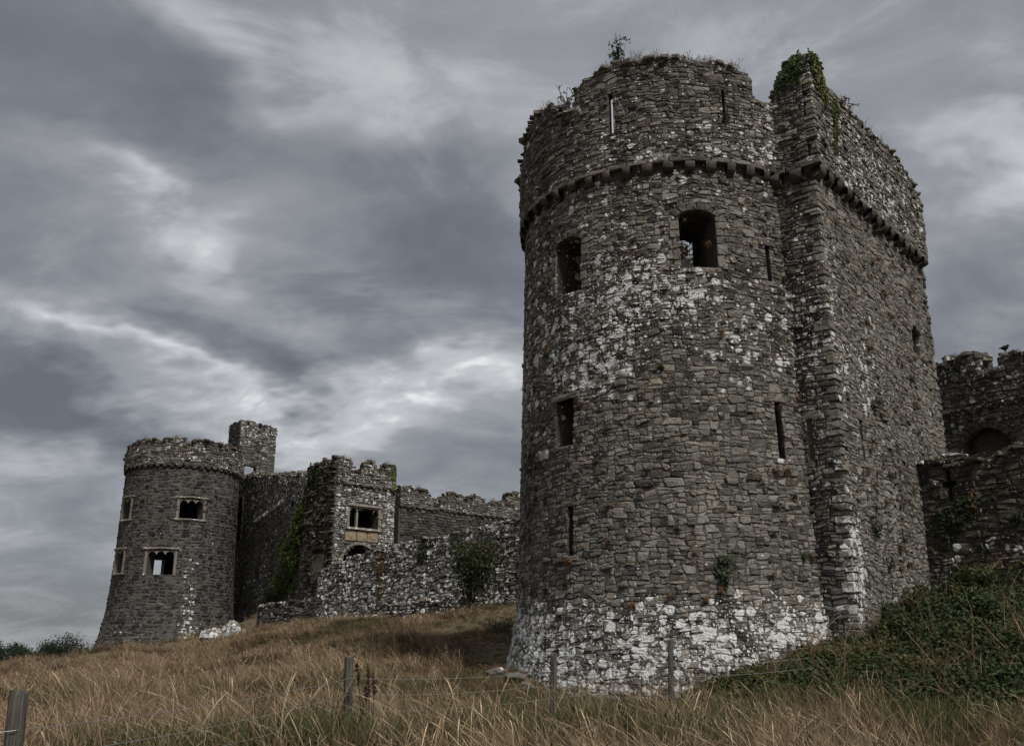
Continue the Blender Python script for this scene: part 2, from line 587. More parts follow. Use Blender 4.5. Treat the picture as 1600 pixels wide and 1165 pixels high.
def outlines(rc, gap, r, cut=.30):
    """(n,4) rectangles -> (n,8,2) chipped outlines"""
    n = len(rc)
    hw = np.maximum((rc[:, 1] - rc[:, 0]) / 2 - gap * r.uniform(.5, 1.5, n), .012)
    hh = np.maximum((rc[:, 3] - rc[:, 2]) / 2 - gap * r.uniform(.5, 1.5, n), .012)
    cu, cv = (rc[:, 0] + rc[:, 1]) / 2, (rc[:, 2] + rc[:, 3]) / 2
    m = np.minimum(hw, hh)
    a = (r.uniform(.05, 1, (n, 4)) ** 1.6) * cut * 1.9 * m[:, None]
    b = (r.uniform(.05, 1, (n, 4)) ** 1.6) * cut * 1.9 * m[:, None]
    px = np.stack([-hw + a[:, 0], hw - a[:, 1], hw, hw, hw - a[:, 2], -hw + a[:, 3], -hw, -hw], 1)
    py = np.stack([-hh, -hh, -hh + b[:, 1], hh - b[:, 2], hh, hh, hh - b[:, 3], -hh + b[:, 0]], 1)
    px = px + r.normal(0, 1, px.shape) * .06 * m[:, None]
    py = py + r.normal(0, 1, py.shape) * .07 * m[:, None]
    return np.stack([px + cu[:, None], py + cv[:, None]], -1)


def stone_verts(S, ol, r, proud=(.03, .085), cham=.30, warp=None, back=-.08, tilt=.05):
    """outlines (n,8,2) -> vertices (n,25,3)"""
    n = len(ol)
    c = ol.mean(1)
    ext = np.minimum(np.ptp(ol[..., 0], axis=1), np.ptp(ol[..., 1], axis=1))
    d0 = r.uniform(proud[0], proud[1], n) + (r.random(n) < .06) * r.uniform(0, .05, n)
    inner = c[:, None] + (ol - c[:, None]) * (1 - cham * r.uniform(.35, 1.0, (n, K, 1)))
    gx, gy = r.normal(0, tilt, n), r.normal(0, tilt, n)
    rel = inner - c[:, None]
    dtop = d0[:, None] + gx[:, None] * rel[..., 0] + gy[:, None] * rel[..., 1] + r.normal(0, .06, (n, K)) * np.minimum(ext, .2)[:, None]
    dsh = dtop - np.clip(ext * .16, .008, .05)[:, None] * r.uniform(.5, 1.6, (n, K))

    def W(p):
        if warp is None:
            return p
        return p + np.stack([warp[0](p[..., 0], p[..., 1]), warp[1](p[..., 0], p[..., 1])], -1)
    wo, wi, wc = W(ol), W(inner), W(c[:, None])
    dc = d0 + r.uniform(0, .05, n) * np.minimum(ext, .25)
    return np.concatenate([S(wo[..., 0], wo[..., 1], back), S(wo[..., 0], wo[..., 1], dsh),
                           S(wi[..., 0], wi[..., 1], dtop), S(wc[..., 0], wc[..., 1], dc[:, None])], 1)


def view_area(c, nrm, area):
    """how large a stone shows from the camera"""
    p = c - np.array([0, 0, CAMZ]); dist = np.linalg.norm(p, axis=1)
    f = -(p * nrm).sum(1) / dist
    cp, sp = math.cos(PITCH), math.sin(PITCH)
    dep = p[:, 1] * cp + p[:, 2] * sp
    ix = p[:, 0] / dep * FPX; iy = (-p[:, 1] * sp + p[:, 2] * cp) / dep * FPX
    ok = (dep > 1) & (np.abs(ix) < .5) & (np.abs(iy) < .365) & (f > .08)
    return np.where(ok, area * np.maximum(f, 0) / dist ** 2, 0)


def add_stones(parent, V, st, mat, best, nmax, name='stone', rest='stone_facing'):
    """the nmax stones that show largest become objects of their own, the others one part"""
    order = np.argsort(-best)
    pick = [i for i in order[:nmax] if best[i] > 0]
    org = np.array(parent.location)
    for i in pick:
        v = V[i]; c = v.mean(0)
        link(name, mesh_data(name, v - c, [F_Q, F_T], mat, np.repeat(st[i:i + 1], 3 * K + 1, 0)), parent, tuple(c - org))
    mask = np.ones(len(V), bool); mask[pick] = False
    R = V[mask]
    if len(R):
        off = (np.arange(len(R)) * (3 * K + 1))[:, None, None]
        o = mesh(rest, R.reshape(-1, 3), [(F_Q[None] + off).reshape(-1, 4), (F_T[None] + off).reshape(-1, 3)], mat, parent,
                 np.repeat(st[mask], 3 * K + 1, 0))
        o['kind'] = 'stuff'


def masonry(parent, S, u0, u1, v0, v1, top, ops, w, h, mat, dens, seed, nmax=300, gap=.012, proud=(.03, .085), coursed_=False,
            tone=None, warm=.16, warp_amp=.05, base=None, skip=None, cut=.46, tilt=.05, name='stone', rest='stone_facing'):
    r = np.random.default_rng(seed)
    rc = (coursed if coursed_ else split_courses)(u0, u1, v0, v1, w, h, r)
    rc[:, 0] = np.maximum(rc[:, 0], u0); rc[:, 1] = np.minimum(rc[:, 1], u1)
    for o in ops:
        ov = (rc[:, 0] < o.u1) & (rc[:, 1] > o.u0) & (rc[:, 2] < o.v1) & (rc[:, 3] > o.v0)
        for i in np.where(ov)[0]:
            a, b, c, d = rc[i]
            cand = [(o.u0 - a, 1, o.u0), (b - o.u1, 0, o.u1), ((o.v0 - c) * 1.5, 3, o.v0), ((d - o.v1) * 1.5, 2, o.v1)]
            best = max(cand); rc[i, best[1]] = best[2]
    uc, vc = (rc[:, 0] + rc[:, 1]) / 2, (rc[:, 2] + rc[:, 3]) / 2
    ok = (rc[:, 1] - rc[:, 0] > .05) & (rc[:, 3] - rc[:, 2] > .035)
    ok &= vc < top(uc) + r.uniform(-.06, .10, len(rc))
    if base is not None:
        ok &= vc > base(uc)
    if skip is not None:
        ok &= ~skip(uc, vc)
    rc = rc[ok]; uc = uc[ok]; vc = vc[ok]
    wa, wb = wave(seed + 1, 7, 1.0, 4.0), wave(seed + 2, 7, 1.0, 4.5)

    def damp(u, v):
        f = np.ones(np.shape(u))
        for o in ops:
            dx = np.maximum(np.maximum(o.u0 - u, u - o.u1), 0); dy = np.maximum(np.maximum(o.v0 - v, v - o.v1), 0)
            f = f * np.clip(np.hypot(dx, dy) / .4, 0.1, 1)
        f = f * np.clip((u - u0) / .4, 0, 1) * np.clip((u1 - u) / .4, 0, 1)
        return f
    ha, hb = wave(seed + 3, 9, 5 / w * .4, 14 / w * .4), wave(seed + 4, 9, 5 / w * .4, 12 / w * .4)
    hf = (h * .22) if not coursed_ else h * .08

    def w_u(u, v):
        return (warp_amp * .6 * wa(u, v) + hf * 1.25 * ha(u, v)) * damp(u, v)

    def w_v(u, v):
        return (warp_amp * wb(u, v) + hf * hb(u, v)) * damp(u, v)
    warp = (w_u, w_v)
    ol = outlines(rc, gap, r, cut)
    V = stone_verts(S, ol, r, proud, warp=warp, tilt=tilt)
    n = len(rc)
    st = np.zeros((n, 3))
    st[:, 0] = np.clip(r.normal(.46, .25, n) + (0 if tone is None else tone(uc, vc)), 0, 1)
    st[:, 1] = np.clip(dens(uc, vc) * r.uniform(.72, 1.22, n), 0, 1)
    st[:, 2] = np.clip(r.normal(warm, .3, n), 0, 1)
    c = V.mean(1); nr = S(uc, vc, 1.0) - S(uc, vc, 0.0)
    add_stones(parent, V, st, mat, view_area(c, nr, (rc[:, 1] - rc[:, 0]) * (rc[:, 3] - rc[:, 2])), nmax, name, rest)


def poly_stones(parent, S, polys, mat, name, seed, proud=(.05, .09), lich=.1, tone=.5, back=-.15, cham=.16):
    """single dressed stones from quads in wall coordinates (4 corners each)"""
    r = np.random.default_rng(seed)
    for p in polys:
        p = np.array(p, float)
        if len(p) == 4:
            q = []
            for i in range(4):
                a, b = p[i], p[(i + 1) % 4]
                q += [a + (b - a) * .06, a + (b - a) * .94]
            p = np.array(q)
        V = stone_verts(S, p[None], r, proud, cham=cham, back=back, tilt=.02)[0]
        st = np.tile([np.clip(r.normal(tone, .15), 0, 1), lich * r.uniform(.3, 1.5), r.uniform(.1, .6)], (3 * K + 1, 1))
        mesh(name, V, [F_Q, F_T], mat, parent, st)


def box_uv(u0, u1, v0, v1):
    return [(u0, v0), (u1, v0), (u1, v1), (u0, v1)]


def voussoirs(uc, vspring, hw, rise, depth, n, a0=0, a1=PI, fl=1.0):
    out = []
    for i in range(n):
        t0, t1 = a0 + (a1 - a0) * (i + .04) / n, a0 + (a1 - a0) * (i + .96) / n
        f = lambda t, k: (uc - math.cos(t) * (hw + k), vspring + math.sin(t) * (rise + k * fl))
        out.append([f(t0, 0), f(t0, depth), f(t1, depth), f(t1, 0)][::-1])
    return out


def corbel_mesh(w, h, p):
    """quarter-round cushion corbel: x across, y outwards, z up, top at 0"""
    prof = [(-.25, 0), (p, 0), (p * 1.02, -h * .35)] + [(p * math.cos(t) * 1.0, -h * .40 - h * .6 * math.sin(t)) for t in np.linspace(.25, PI / 2, 5)] + [(-.25, -h)]
    prof = np.array(prof); m = len(prof)
    rows = []
    for x, k in ((-w / 2, .86), (-w * .40, 1.0), (w * .40, 1.0), (w / 2, .86)):
        q = prof.copy(); q[:, 0] = np.where(q[:, 0] > 0, q[:, 0] * k, q[:, 0]); q[:, 1] = q[:, 1] * (.94 + .06 * (k == 1.0))
        rows.append(np.stack([np.full(m, x), q[:, 0], q[:, 1]], -1))
    v = np.concatenate(rows)
    f = []
    for a in range(3):
        for i in range(m):
            j = (i + 1) % m
            f.append((a * m + i, a * m + j, (a + 1) * m + j, (a + 1) * m + i))
    caps = [tuple(range(m)), tuple(range(3 * m, 4 * m))[::-1]]
    return v, f, caps


def corbels(parent, S, us, ztop, w, h, p, mat, seed, lich=.08, solo=True):
    r = np.random.default_rng(seed)
    for u in us:
        v, f, caps = corbel_mesh(w * r.uniform(.82, 1.15), h * r.uniform(.85, 1.1), p * r.uniform(.85, 1.1))
        v = v + r.normal(0, .008, v.shape)
        v[:, 1] += np.where(v[:, 1] > 0, r.normal(0, .015), 0)
        P = S(u + v[:, 0], ztop + v[:, 2] + r.normal(0, .015), v[:, 1])
        st = np.tile([np.clip(r.normal(.38, .12), 0, 1), lich * r.uniform(0, 2), r.uniform(.2, .7)], (len(P), 1))
        mesh('corbel', P, [np.array(f), np.array(caps)], mat, parent, st, smooth=True)


def blocky(c, size, r, rotz=0.0, rough=.12):
    """one loose or corner block: a chamfered box with knocked corners, 24 vertices"""
    sx, sy, sz = np.array(size) / 2
    vs, idx = [], {}
    for ax in range(3):
        for a in (-1, 1):
            for b in (-1, 1):
                for cc in (-1, 1):
                    p = [0, 0, 0]; o = [i for i in range(3) if i != ax]
                    p[ax] = cc; p[o[0]] = a * .84; p[o[1]] = b * .78
                    idx[(ax, a, b, cc)] = len(vs); vs.append(p)
    v = np.array(vs, float) + r.normal(0, rough * .5, (24, 3))
    v = v * np.array([sx, sy, sz])
    f4, f3 = [], []
    for ax in range(3):
        for cc in (-1, 1):
            f4.append([idx[(ax, -1, -1, cc)], idx[(ax, 1, -1, cc)], idx[(ax, 1, 1, cc)], idx[(ax, -1, 1, cc)]])
    def vid(ax, s):
        o = [i for i in range(3) if i != ax]
        return idx[(ax, s[o[0]], s[o[1]], s[ax])]
    for a, b in ((0, 1), (0, 2), (1, 2)):
        c3 = 3 - a - b
        for sa in (-1, 1):
            for sb in (-1, 1):
                s1 = [0, 0, 0]; s1[a] = sa; s1[b] = sb; s1[c3] = -1
                s2 = list(s1); s2[c3] = 1
                f4.append([vid(a, s1), vid(a, s2), vid(b, s2), vid(b, s1)])
    for x in (-1, 1):
        for y in (-1, 1):
            for z in (-1, 1):
                f3.append([vid(0, (x, y, z)), vid(1, (x, y, z)), vid(2, (x, y, z))])
    cr, sr = math.cos(rotz), math.sin(rotz)
    v = np.stack([v[:, 0] * cr - v[:, 1] * sr, v[:, 0] * sr + v[:, 1] * cr, v[:, 2]], -1) + np.array(c)
    return v, np.array(f4), np.array(f3)


def quoins(parent, corner, da, db, z0, z1, mat, seed, dens, name='quoin', size=.40, hh=(.10, .30), out=.025):
    """corner stones long on one face, then on the other; da, db run from the corner along both faces"""
    r = np.random.default_rng(seed)
    z = z0; i = 0
    ang = math.atan2(da[1], da[0])
    da = np.array(da); db = np.array(db)
    while z < z1:
        h = r.uniform(*hh)
        la, lb = size * r.uniform(.45, 1.2), size * r.uniform(.45, 1.2)
        o = out + r.uniform(-.02, .035)
        c = np.array(corner) + da * (la / 2 - o) + db * (lb / 2 - o)
        cross = da[0] * db[1] - da[1] * db[0]
        v, f4, f3 = blocky((c[0], c[1], z + h / 2), (la, lb, h - .025), r, ang, .13)
        st = np.tile([np.clip(r.normal(.5, .2), 0, 1), np.clip(dens(z) * r.uniform(.4, 1.5), 0, 1), r.uniform(0, .6)], (24, 1))
        mesh(name, v, [f4, f3], mat, parent, st)
        z += h; i += 1


def cap_stones(parent, S, u0, u1, top, thick, mat, seed, n, lich=.2, size=(.25, .5), name='cap_stones', warm=.6):
    """loose broken stones along a ruined wall head, too many and small to pick apart"""
    r = np.random.default_rng(seed)
    vv, a4, a3, ss = [], [], [], []
    k = 0
    for i in range(n):
        u = r.uniform(u0, u1); d = r.uniform(-thick + .1, .05)
        s = r.uniform(*size)
        t = float(top(np.array(u)))
        p = S(u, t + s * .08, d)
        v, f4, f3 = blocky(p, (s * r.uniform(.8, 1.3), s * r.uniform(.6, 1.0), s * r.uniform(.25, .5)), r, r.uniform(0, PI), .22)
        vv.append(v); a4.append(f4 + k); a3.append(f3 + k); k += 24
        ss.append(np.tile([np.clip(r.normal(.45, .2), 0, 1), lich * r.uniform(.2, 1.6), np.clip(r.normal(warm, .3), 0, 1)], (24, 1)))
    o = mesh(name, np.concatenate(vv), [np.concatenate(a4), np.concatenate(a3)], mat, parent, np.concatenate(ss))
    o['kind'] = 'stuff'


def wall_core(parent, S, u0, u1, v0, v1, top, ops, thick, mat, s=.3, lich=.1, name='wall'):
    v, f, st = core_mesh(S, u0, u1, v0, v1, top, ops, thick, s, lich)
    return mesh(name, v, [f], mat, parent, st)


def const(z):
    return lambda u: np.full(np.shape(u), float(z))


def profile(pts, seed=0, amp=.0):
    us = [p[0] for p in pts]; zs = [p[1] for p in pts]; wv = wave(seed, 6, 2, 9)
    return lambda u: np.interp(u, us, zs) + amp * wv(u, np.zeros(np.shape(u)))

# ------------------------------------------------------------------ the great round tower
DC, DR = (4.9, 28.4), 4.6
DEG = DR * PI / 180
S_drum = drum_surface(DC, DR, [(-1, 5.35), (.3, 5.22), (1.2, 5.08), (2.0, 4.93), (2.8, 4.78), (3.5, 4.70), (6, 4.64), (9, 4.56), (13, 4.47), (14.7, 4.46)])
S_par = drum_surface(DC, DR, [(14, 4.60), (18.2, 4.62)])
T_drum = thing('round_tower', (DC[0], DC[1], 0), 'huge round grey rubble tower with white lichen, nearest building', 'tower')
ops_d = [Op(-4.32, -3.34, 11.42, 13.10, .15), Op(-.44, .56, 11.60, 13.26, .12), Op(2.07, 2.21, 11.37, 12.41),
         Op(-4.29, -3.64, 7.10, 8.36), Op(1.88, 2.08, 6.52, 8.0), Op(-3.83, -3.66, 4.2, 5.47)]
def dens_drum(u, z):
    a = u / DEG
    d = .16 + .09 * wave(91, 6, .5, 2)(u, z) + .10 * step(z, 8, 9.5)
    base = step(z, 3.5, 2.4)
    d = d + base * (.58 + .24 * step(a, -38, -62) + .20 * step(a, 2, 30) + .14 * wave(44, 6, .8, 3)(u, z))
    d = d + .62 * gauss(a, -20, 19) * gauss(z, 11.2, 1.0) + .52 * gauss(a, -34, 14) * gauss(z, 9.7, 1.1)
    d = d + .26 * step(a, -30, -60) * gauss(z, 10, 2.6) + .30 * gauss(a, -2, 10) * gauss(z, 10.6, .8)
    d = d + .26 * gauss(a, 33, 9) * gauss(z, 15.4, .9) + .18 * gauss(a, 18, 16) * gauss(z, 9.9, .8) + .25 * gauss(a, 38, 8) * gauss(z, 10, 2)
    return d


wall_core(T_drum, S_drum, -PI * DR, PI * DR, -.6, 14.7, const(14.8), ops_d, 2.0, M['drum_mortar'], .3, dens_drum)
ops_p = [Op(-2.25, -2.12, 15.80, 17.04), Op(.94, 1.03, 16.0, 16.92)]
top_par = profile([(a * DEG, z) for a, z in [(-180, 16.6), (-100, 16.5), (-86, 16.5), (-82, 16.7), (-74, 17.3), (-67, 17.6), (-54.5, 17.5), (-51.5, 17.0), (-43, 16.9), (-41.5, 17.6),
                   (-32, 17.85), (-19, 17.9), (-5, 17.85), (8, 17.75), (23.5, 17.55), (24.6, 16.75), (44, 16.86), (119, 16.8), (121, 14.6), (176, 14.6), (178, 16.6), (180, 16.6)]], 4, .02)
wall_core(T_drum, S_par, -PI * DR, PI * DR, 14.75, 18.1, top_par, ops_p, .2, M['drum_mortar'], .1, .15, 'parapet')
S_pin = drum_surface(DC, DR, [(14, 4.40), (18.2, 4.42)])
wall_core(T_drum, S_pin, -PI * DR, PI * DR, 14.75, 18.0, top_par, [Op(-2.80, -2.02, 15.55, 17.25), Op(.7, 1.25, 15.8, 17.0)], .4, M['drum_mortar'], .2, .15, 'parapet_lining')


def tone_drum(u, z):
    return .07 * step(z, 9, 3) - .10 * step(z, 12.5, 15.5) + .06 * wave(12, 5, .3, 1.1)(u, z)


masonry(T_drum, S_drum, -118 * DEG, 62 * DEG, -.3, 9.0, const(9.2), ops_d, .215, .128, M['drum'], dens_drum, 21, 230,
        tone=tone_drum, gap=.005, proud=(.003, .032), warp_amp=.03, name='stone', rest='lower_facing')
masonry(T_drum, S_drum, -118 * DEG, 62 * DEG, 9.0, 14.45, const(14.42), ops_d, .205, .112, M['drum'], dens_drum, 27, 70,
        tone=tone_drum, gap=.005, proud=(.003, .034), rest='upper_facing')
masonry(T_drum, S_par, -118 * DEG, 62 * DEG, 14.78, 18.1, top_par, ops_p, .205, .10, M['drum'], lambda u, z: dens_drum(u, z) + .06, 22, 0,
        tone=tone_drum, gap=.006, proud=(.004, .038), rest='parapet_stones')
# the slab course the parapet stands on, and its corbels
us = np.arange(-116, 62, 7.2) * DEG
poly_stones(T_drum, S_drum, [box_uv(u + .01, u + 7.2 * DEG - .01, 14.66, 14.79) for u in us], M['drum'], 'corbel_slab', 23, (.15, .19), .3, .5, -.3)
corbels(T_drum, S_drum, us, 14.66, .25, .30, .20, M['dark'], 24)
# dressed heads and jambs of the two large windows, lintels of the others
for o in ops_d[:2]:
    hw = (o.u1 - o.u0) / 2
    poly_stones(T_drum, S_drum, voussoirs((o.u0 + o.u1) / 2, o.v1 - .42, hw + .16, .42, .25, 6, math.radians(33), math.radians(147), .9), M['drum'], 'arch_stone', 25, (.035, .055), .12, .42)
    for s in (0, 1):
        z = o.v0
        r = np.random.default_rng(int(o.u0 * 10 + 200 + s))
        while z < o.v1 - .30:
            h = r.uniform(.2, .38); w = r.uniform(.16, .32)
            e = o.u0 if s == 0 else o.u1
            poly_stones(T_drum, S_drum, [box_uv(e - w, e, z, min(z + h - .02, o.v1 - .2)) if s == 0 else box_uv(e, e + w, z, min(z + h - .02, o.v1 - .2))], M['drum'], 'jamb_stone', int(z * 100), (.03, .055), .15, .45)
            z += h
for o in ops_d[2:]:
    poly_stones(T_drum, S_drum, [box_uv(o.u0 - .22, o.u1 + .22, o.v1, o.v1 + .16)], M['drum'], 'lintel', int(o.v1 * 10), (.035, .05), .2, .5)
    poly_stones(T_drum, S_drum, [box_uv(o.u0 - .2, o.u1 + .2, o.v0 - .12, o.v0)], M['drum'], 'sill', int(o.v0 * 10), (.03, .045), .25, .4)
poly_stones(T_drum, S_drum, [box_uv(-.5 + i * .32, -.5 + (i + 1) * .32 - .02, 11.44, 11.585) for i in range(3)] , M['drum'], 'sill', 4, (.04, .06), .6, .5)
cap_stones(T_drum, S_par, -100 * DEG, 55 * DEG, top_par, .6, M['drum'], 26, 260, .3, (.14, .30))
# added slab that keeps the hollow tower dark inside, open towards the back
pts = [(DC[0], DC[1] - .6)] + [(DC[0] + 2.8 * math.sin(a), DC[1] - 2.8 * math.cos(a)) for a in np.radians(np.linspace(-182, 58, 26))]
n = len(pts)
vv = np.array([(x, y, 14.25) for x, y in pts] + [(x, y, 14.65) for x, y in pts])
ff = [[0, i, i + 1] for i in range(1, n - 1)] + [[n, n + i + 1, n + i] for i in range(1, n - 1)]
fq = [[i, (i + 1) % n, n + (i + 1) % n, n + i] for i in range(n)]
mesh('sky_cover_slab', vv, [np.array(ff), np.array(fq)], M['drum_mortar'], T_drum, np.tile([.3, 0, .3], (2 * n, 1)))

# ------------------------------------------------------------------ the square turret beside it
TCORN = np.array([8.26, 24.0]); D1 = np.array([.6415, .7671]); D2 = np.array([-.7671, .6415])
T_tur = thing('square_turret', (11, 27, 0), 'tall square corner turret joined to the right of the big round tower', 'tower')
S_tr = plane_surface(TCORN, D1)
S_trp = plane_surface(TCORN + np.array([.7671, -.6415]) * .17 - D1 * .12, D1)
TL = 3.2
S_tl = plane_surface(TCORN + D2 * TL, -D2)
S_tlp = plane_surface(TCORN + D2 * TL + np.array([-.6415, -.7671]) * .12, -D2)
ops_tr = [Op(1.46, 1.63, 6.66, 7.78), Op(6.85, 7.5, 10.95, 11.9, .2), Op(3.9, 3.98, 4.75, 5.1)]
ops_tl = [Op(TL - .83, TL - .69, 6.58, 7.63)]
def dens_tr(u, z):
    d = .17 + 0 * u + .68 * gauss(u, .2, .7) * (gauss(z, 4.0, 1.7) + .6 * gauss(z, 10.5, 2.4))
    return d + .26 * gauss(u, 2.2, 1.4) * gauss(z, 9.5, 2) + .15 * step(z, 3.5, 2)


wall_core(T_tur, S_tr, .02, 8.94, 0, 14.7, const(15), ops_tr, 1.4, M['drum_mortar'], .3, dens_tr)
wall_core(T_tur, S_tl, 0, TL - .02, 0, 14.7, const(15), ops_tl, 1.2, M['drum_mortar'], .3, .12)
top_tr = profile([(0, 18.12), (.35, 18.1), (.9, 17.95), (1.2, 17.5), (1.5, 17.42), (3.4, 17.5), (6.2, 17.68), (7.2, 17.62), (8.2, 17.35), (8.7, 17.2), (9.3, 17.0)], 6, .025)
top_tl = profile([(0, 16.4), (TL - 1.06, 16.6), (TL - 1.02, 17.25), (TL - .7, 17.8), (TL - .4, 18.05), (TL, 18.12)], 7, .02)
wall_core(T_tur, S_trp, .1, 9.2, 14.72, 18.3, top_tr, [], .75, M['drum_mortar'], .1, .3, 'parapet')
wall_core(T_tur, S_tlp, 0, TL - .1, 14.72, 18.3, top_tl, [], .75, M['drum_mortar'], .1, .2, 'parapet')
S_te = plane_surface(TCORN + D1 * 8.94, D2)
wall_core(T_tur, S_te, .02, 6, 0, 17.0, const(18), [], 1.2, M['drum_mortar'], .5, .1, 'end_wall')
masonry(T_tur, S_te, .3, 2.5, 1, 17, const(17), [], .42, .18, M['drum'], lambda u, z: .15 + 0 * u, 37, 0, rest='end_wall_stones')


masonry(T_tur, S_tr, .16, 8.8, .8, 14.4, const(14.4), ops_tr, .225, .125, M['drum'], dens_tr, 31, 260, tone=lambda u, z: .16 + 0 * u, gap=.005, proud=(.003, .030))
masonry(T_tur, S_trp, .12, 9.05, 14.75, 18.3, top_tr, [], .22, .115, M['drum'], lambda u, z: .34 + .40 * gauss(u, 4.5, 2.6) * gauss(z, 15.7, .9), 32, 0, gap=.009, proud=(.008, .055), rest='parapet_stones')
masonry(T_tur, S_tl, 0, TL - .16, .8, 14.4, const(14.4), ops_tl, .24, .115, M['drum'], lambda u, z: .26 + .3 * gauss(z, 10.5, 2), 33, 40, gap=.009, proud=(.008, .055), rest='side_stones',
        tone=lambda u, z: -.08 + 0 * u)
masonry(T_tur, S_tlp, 0, TL - .06, 14.75, 18.3, top_tl, [], .22, .10, M['drum'], lambda u, z: .3 + 0 * u, 34, 0, gap=.009, proud=(.008, .055), rest='side_parapet_stones')
quoins(T_tur, TCORN, D1, D2, .8, 14.4, M['drum'], 35, lambda z: .15 + .65 * float(gauss(z, 4.0, 1.6)) + .35 * float(gauss(z, 10.5, 2.2)))
quoins(T_tur, TCORN + np.array([.7671, -.6415]) * .17 + np.array([-.6415, -.7671]) * .12, D1, D2, 14.8, 18.0, M['drum'], 36, lambda z: .3, hh=(.08, .17), size=.30)
quoins(T_tur, TCORN + D1 * 8.94, -D1, D2, .8, 14.4, M['drum'], 38, lambda z: .15)
quoins(T_tur, TCORN + D1 * 9.1 + np.array([.7671, -.6415]) * .17, -D1, D2, 14.8, 17.0, M['drum'], 39, lambda z: .3, hh=(.14, .26))
us = np.arange(.1, 9.1, .60)
poly_stones(T_tur, S_tr, [box_uv(u - .29, u + .29, 14.60, 14.76) for u in us], M['drum'], 'corbel_slab', 40, (.22, .27), .3, .45, -.3)
corbels(T_tur, S_tr, us, 14.60, .30, .32, .26, M['dark'], 41, .12)
us = np.arange(.35, TL, .60)
poly_stones(T_tur, S_tl, [box_uv(u - .29, u + .29, 14.60, 14.76) for u in us], M['drum'], 'corbel_slab', 42, (.16, .2), .2, .4, -.3)
corbels(T_tur, S_tl, us, 14.60, .34, .36, .24, M['dark'], 43)
poly_stones(T_tur, S_tr, voussoirs(7.175, 11.45, .34, .45, .24, 6, .5, PI - .5), M['drum'], 'arch_stone', 44, (.03, .05), .1, .45)
poly_stones(T_tur, S_tr, [box_uv(1.2, 1.9, 7.75, 7.93)], M['drum'], 'lintel', 45, (.03, .045), .1, .5)
poly_stones(T_tur, S_tl, [box_uv(TL - 1.02, TL - .42, 7.61, 7.80)], M['drum'], 'lintel', 46, (.03, .045), .1, .45)
cap_stones(T_tur, S_trp, .1, 9.0, top_tr, .7, M['drum'], 47, 150, .3, (.14, .30))
cap_stones(T_tur, S_tlp, TL - 1.0, TL, top_tl, .7, M['drum'], 48, 30, .2, (.14, .3))

# ------------------------------------------------------------------ walls on the right
T_low = thing('low_wall', (14, 26.5, 0), 'dark brown low rubble wall abutting the square turret at far right', 'wall')
S_lw = plane_surface((12.03, 28.51), (.7, -.714))
top_lw = profile([(-.2, 7.15), (1.0, 7.2), (2.0, 7.05), (3.0, 7.25), (7, 7.3)], 8, .05)
ops_lw = [Op(.80, .92, 6.02, 6.92), Op(.66, 1.06, 6.42, 6.60)]
wall_core(T_low, S_lw, -.1, 6.5, 0, 7.6, top_lw, ops_lw, .9, M['drum_mortar'], .25, .1)
masonry(T_low, S_lw, 0, 6.5, .8, 7.6, top_lw, ops_lw, .30, .15, M['brown'], lambda u, z: .24 + .26 * gauss(z, 3.7, .9) + .45 * step(u, 1.2, 3.2) * gauss(z, 4.1, .9), 51, 200, tone=lambda u, z: .06 + 0 * u, proud=(.005, .07), gap=.010, tilt=.09,
        warp_amp=.03)
cap_stones(T_low, S_lw, 0, 6, top_lw, .9, M['brown'], 52, 90, .35, (.25, .55))

T_far = thing('curtain_wall', (18, 33.5, 0), 'high battlemented curtain wall at right edge with broken arch', 'wall')
S_fc = plane_surface((16.55, 36.0), (.55, -.835))
top_fc = profile([(-3, 12.4), (-.3, 12.5), (.6, 12.7), (1.4, 12.62), (1.58, 12.2), (1.68, 11.7), (2.1, 11.68), (2.25, 12.1), (2.5, 12.3), (3.3, 12.2), (4.2, 12.4), (4.3, 11.7), (4.8, 11.7), (4.9, 12.4), (9, 12.4)], 9, .04)
ops_fc = [Op(.55, 2.3, 8.9, 9.75, .45, .28)]
wall_core(T_far, S_fc, -3, 8, 0, 13, top_fc, ops_fc, 1.0, M['drum_mortar'], .25, .15)
masonry(T_far, S_fc, -3, 8, 2, 13, top_fc, ops_fc, .29, .14, M['grey'], lambda u, z: .34 + .14 * step(z, 10.5, 11.5), 53, 160, tone=lambda u, z: .12 + 0 * u, proud=(.005, .07), gap=.010, tilt=.08)
poly_stones(T_far, S_fc, voussoirs(1.42, 8.9, .95, .85, .26, 11, .3, PI - .3), M['brown'], 'arch_stone', 54, (.07, .12), .2, .5)
corbels(T_far, S_fc, np.arange(-2.8, 8, .42), 10.62, .24, .22, .2, M['dark'], 55, .2)
cap_stones(T_far, S_fc, -3, 7, top_fc, 1.0, M['grey'], 56, 130, .35, (.2, .45))

# ------------------------------------------------------------------ the ruins on the left: round tower
FC, FR = (-25.55, 75.0), 4.25
FD = FR * PI / 180
S_ft = drum_surface(FC, FR, [(0, 5.6), (2, 5.15), (3.5, 4.78), (5.0, 4.52), (7, 4.38), (10, 4.28), (15.4, 4.18)])
S_ftp = drum_surface(FC, FR, [(15, 4.34), (18, 4.34)])
T_ft = thing('distant_round_tower', (FC[0], FC[1], 0), 'distant dark round tower with square windows, leftmost of the castle', 'tower')
W1 = Op(17.6 * FD, 40.5 * FD, 11.45, 12.85); W2 = Op(-8 * FD, 17 * FD, 7.4, 9.1)
W3 = Op(-55 * FD, -37 * FD, 11.5, 13.0); W4 = Op(-57 * FD, -38 * FD, 7.6, 9.2)
WB = Op(-147 * FD, -121 * FD, 7.2, 9.15)
ops_f = [W1, W2, W3, W4]
wall_core(T_ft, S_ft, -PI * FR, PI * FR, 0, 15.4, const(16), ops_f + [WB], 1.1, M['pale_mortar'], .3, .15)
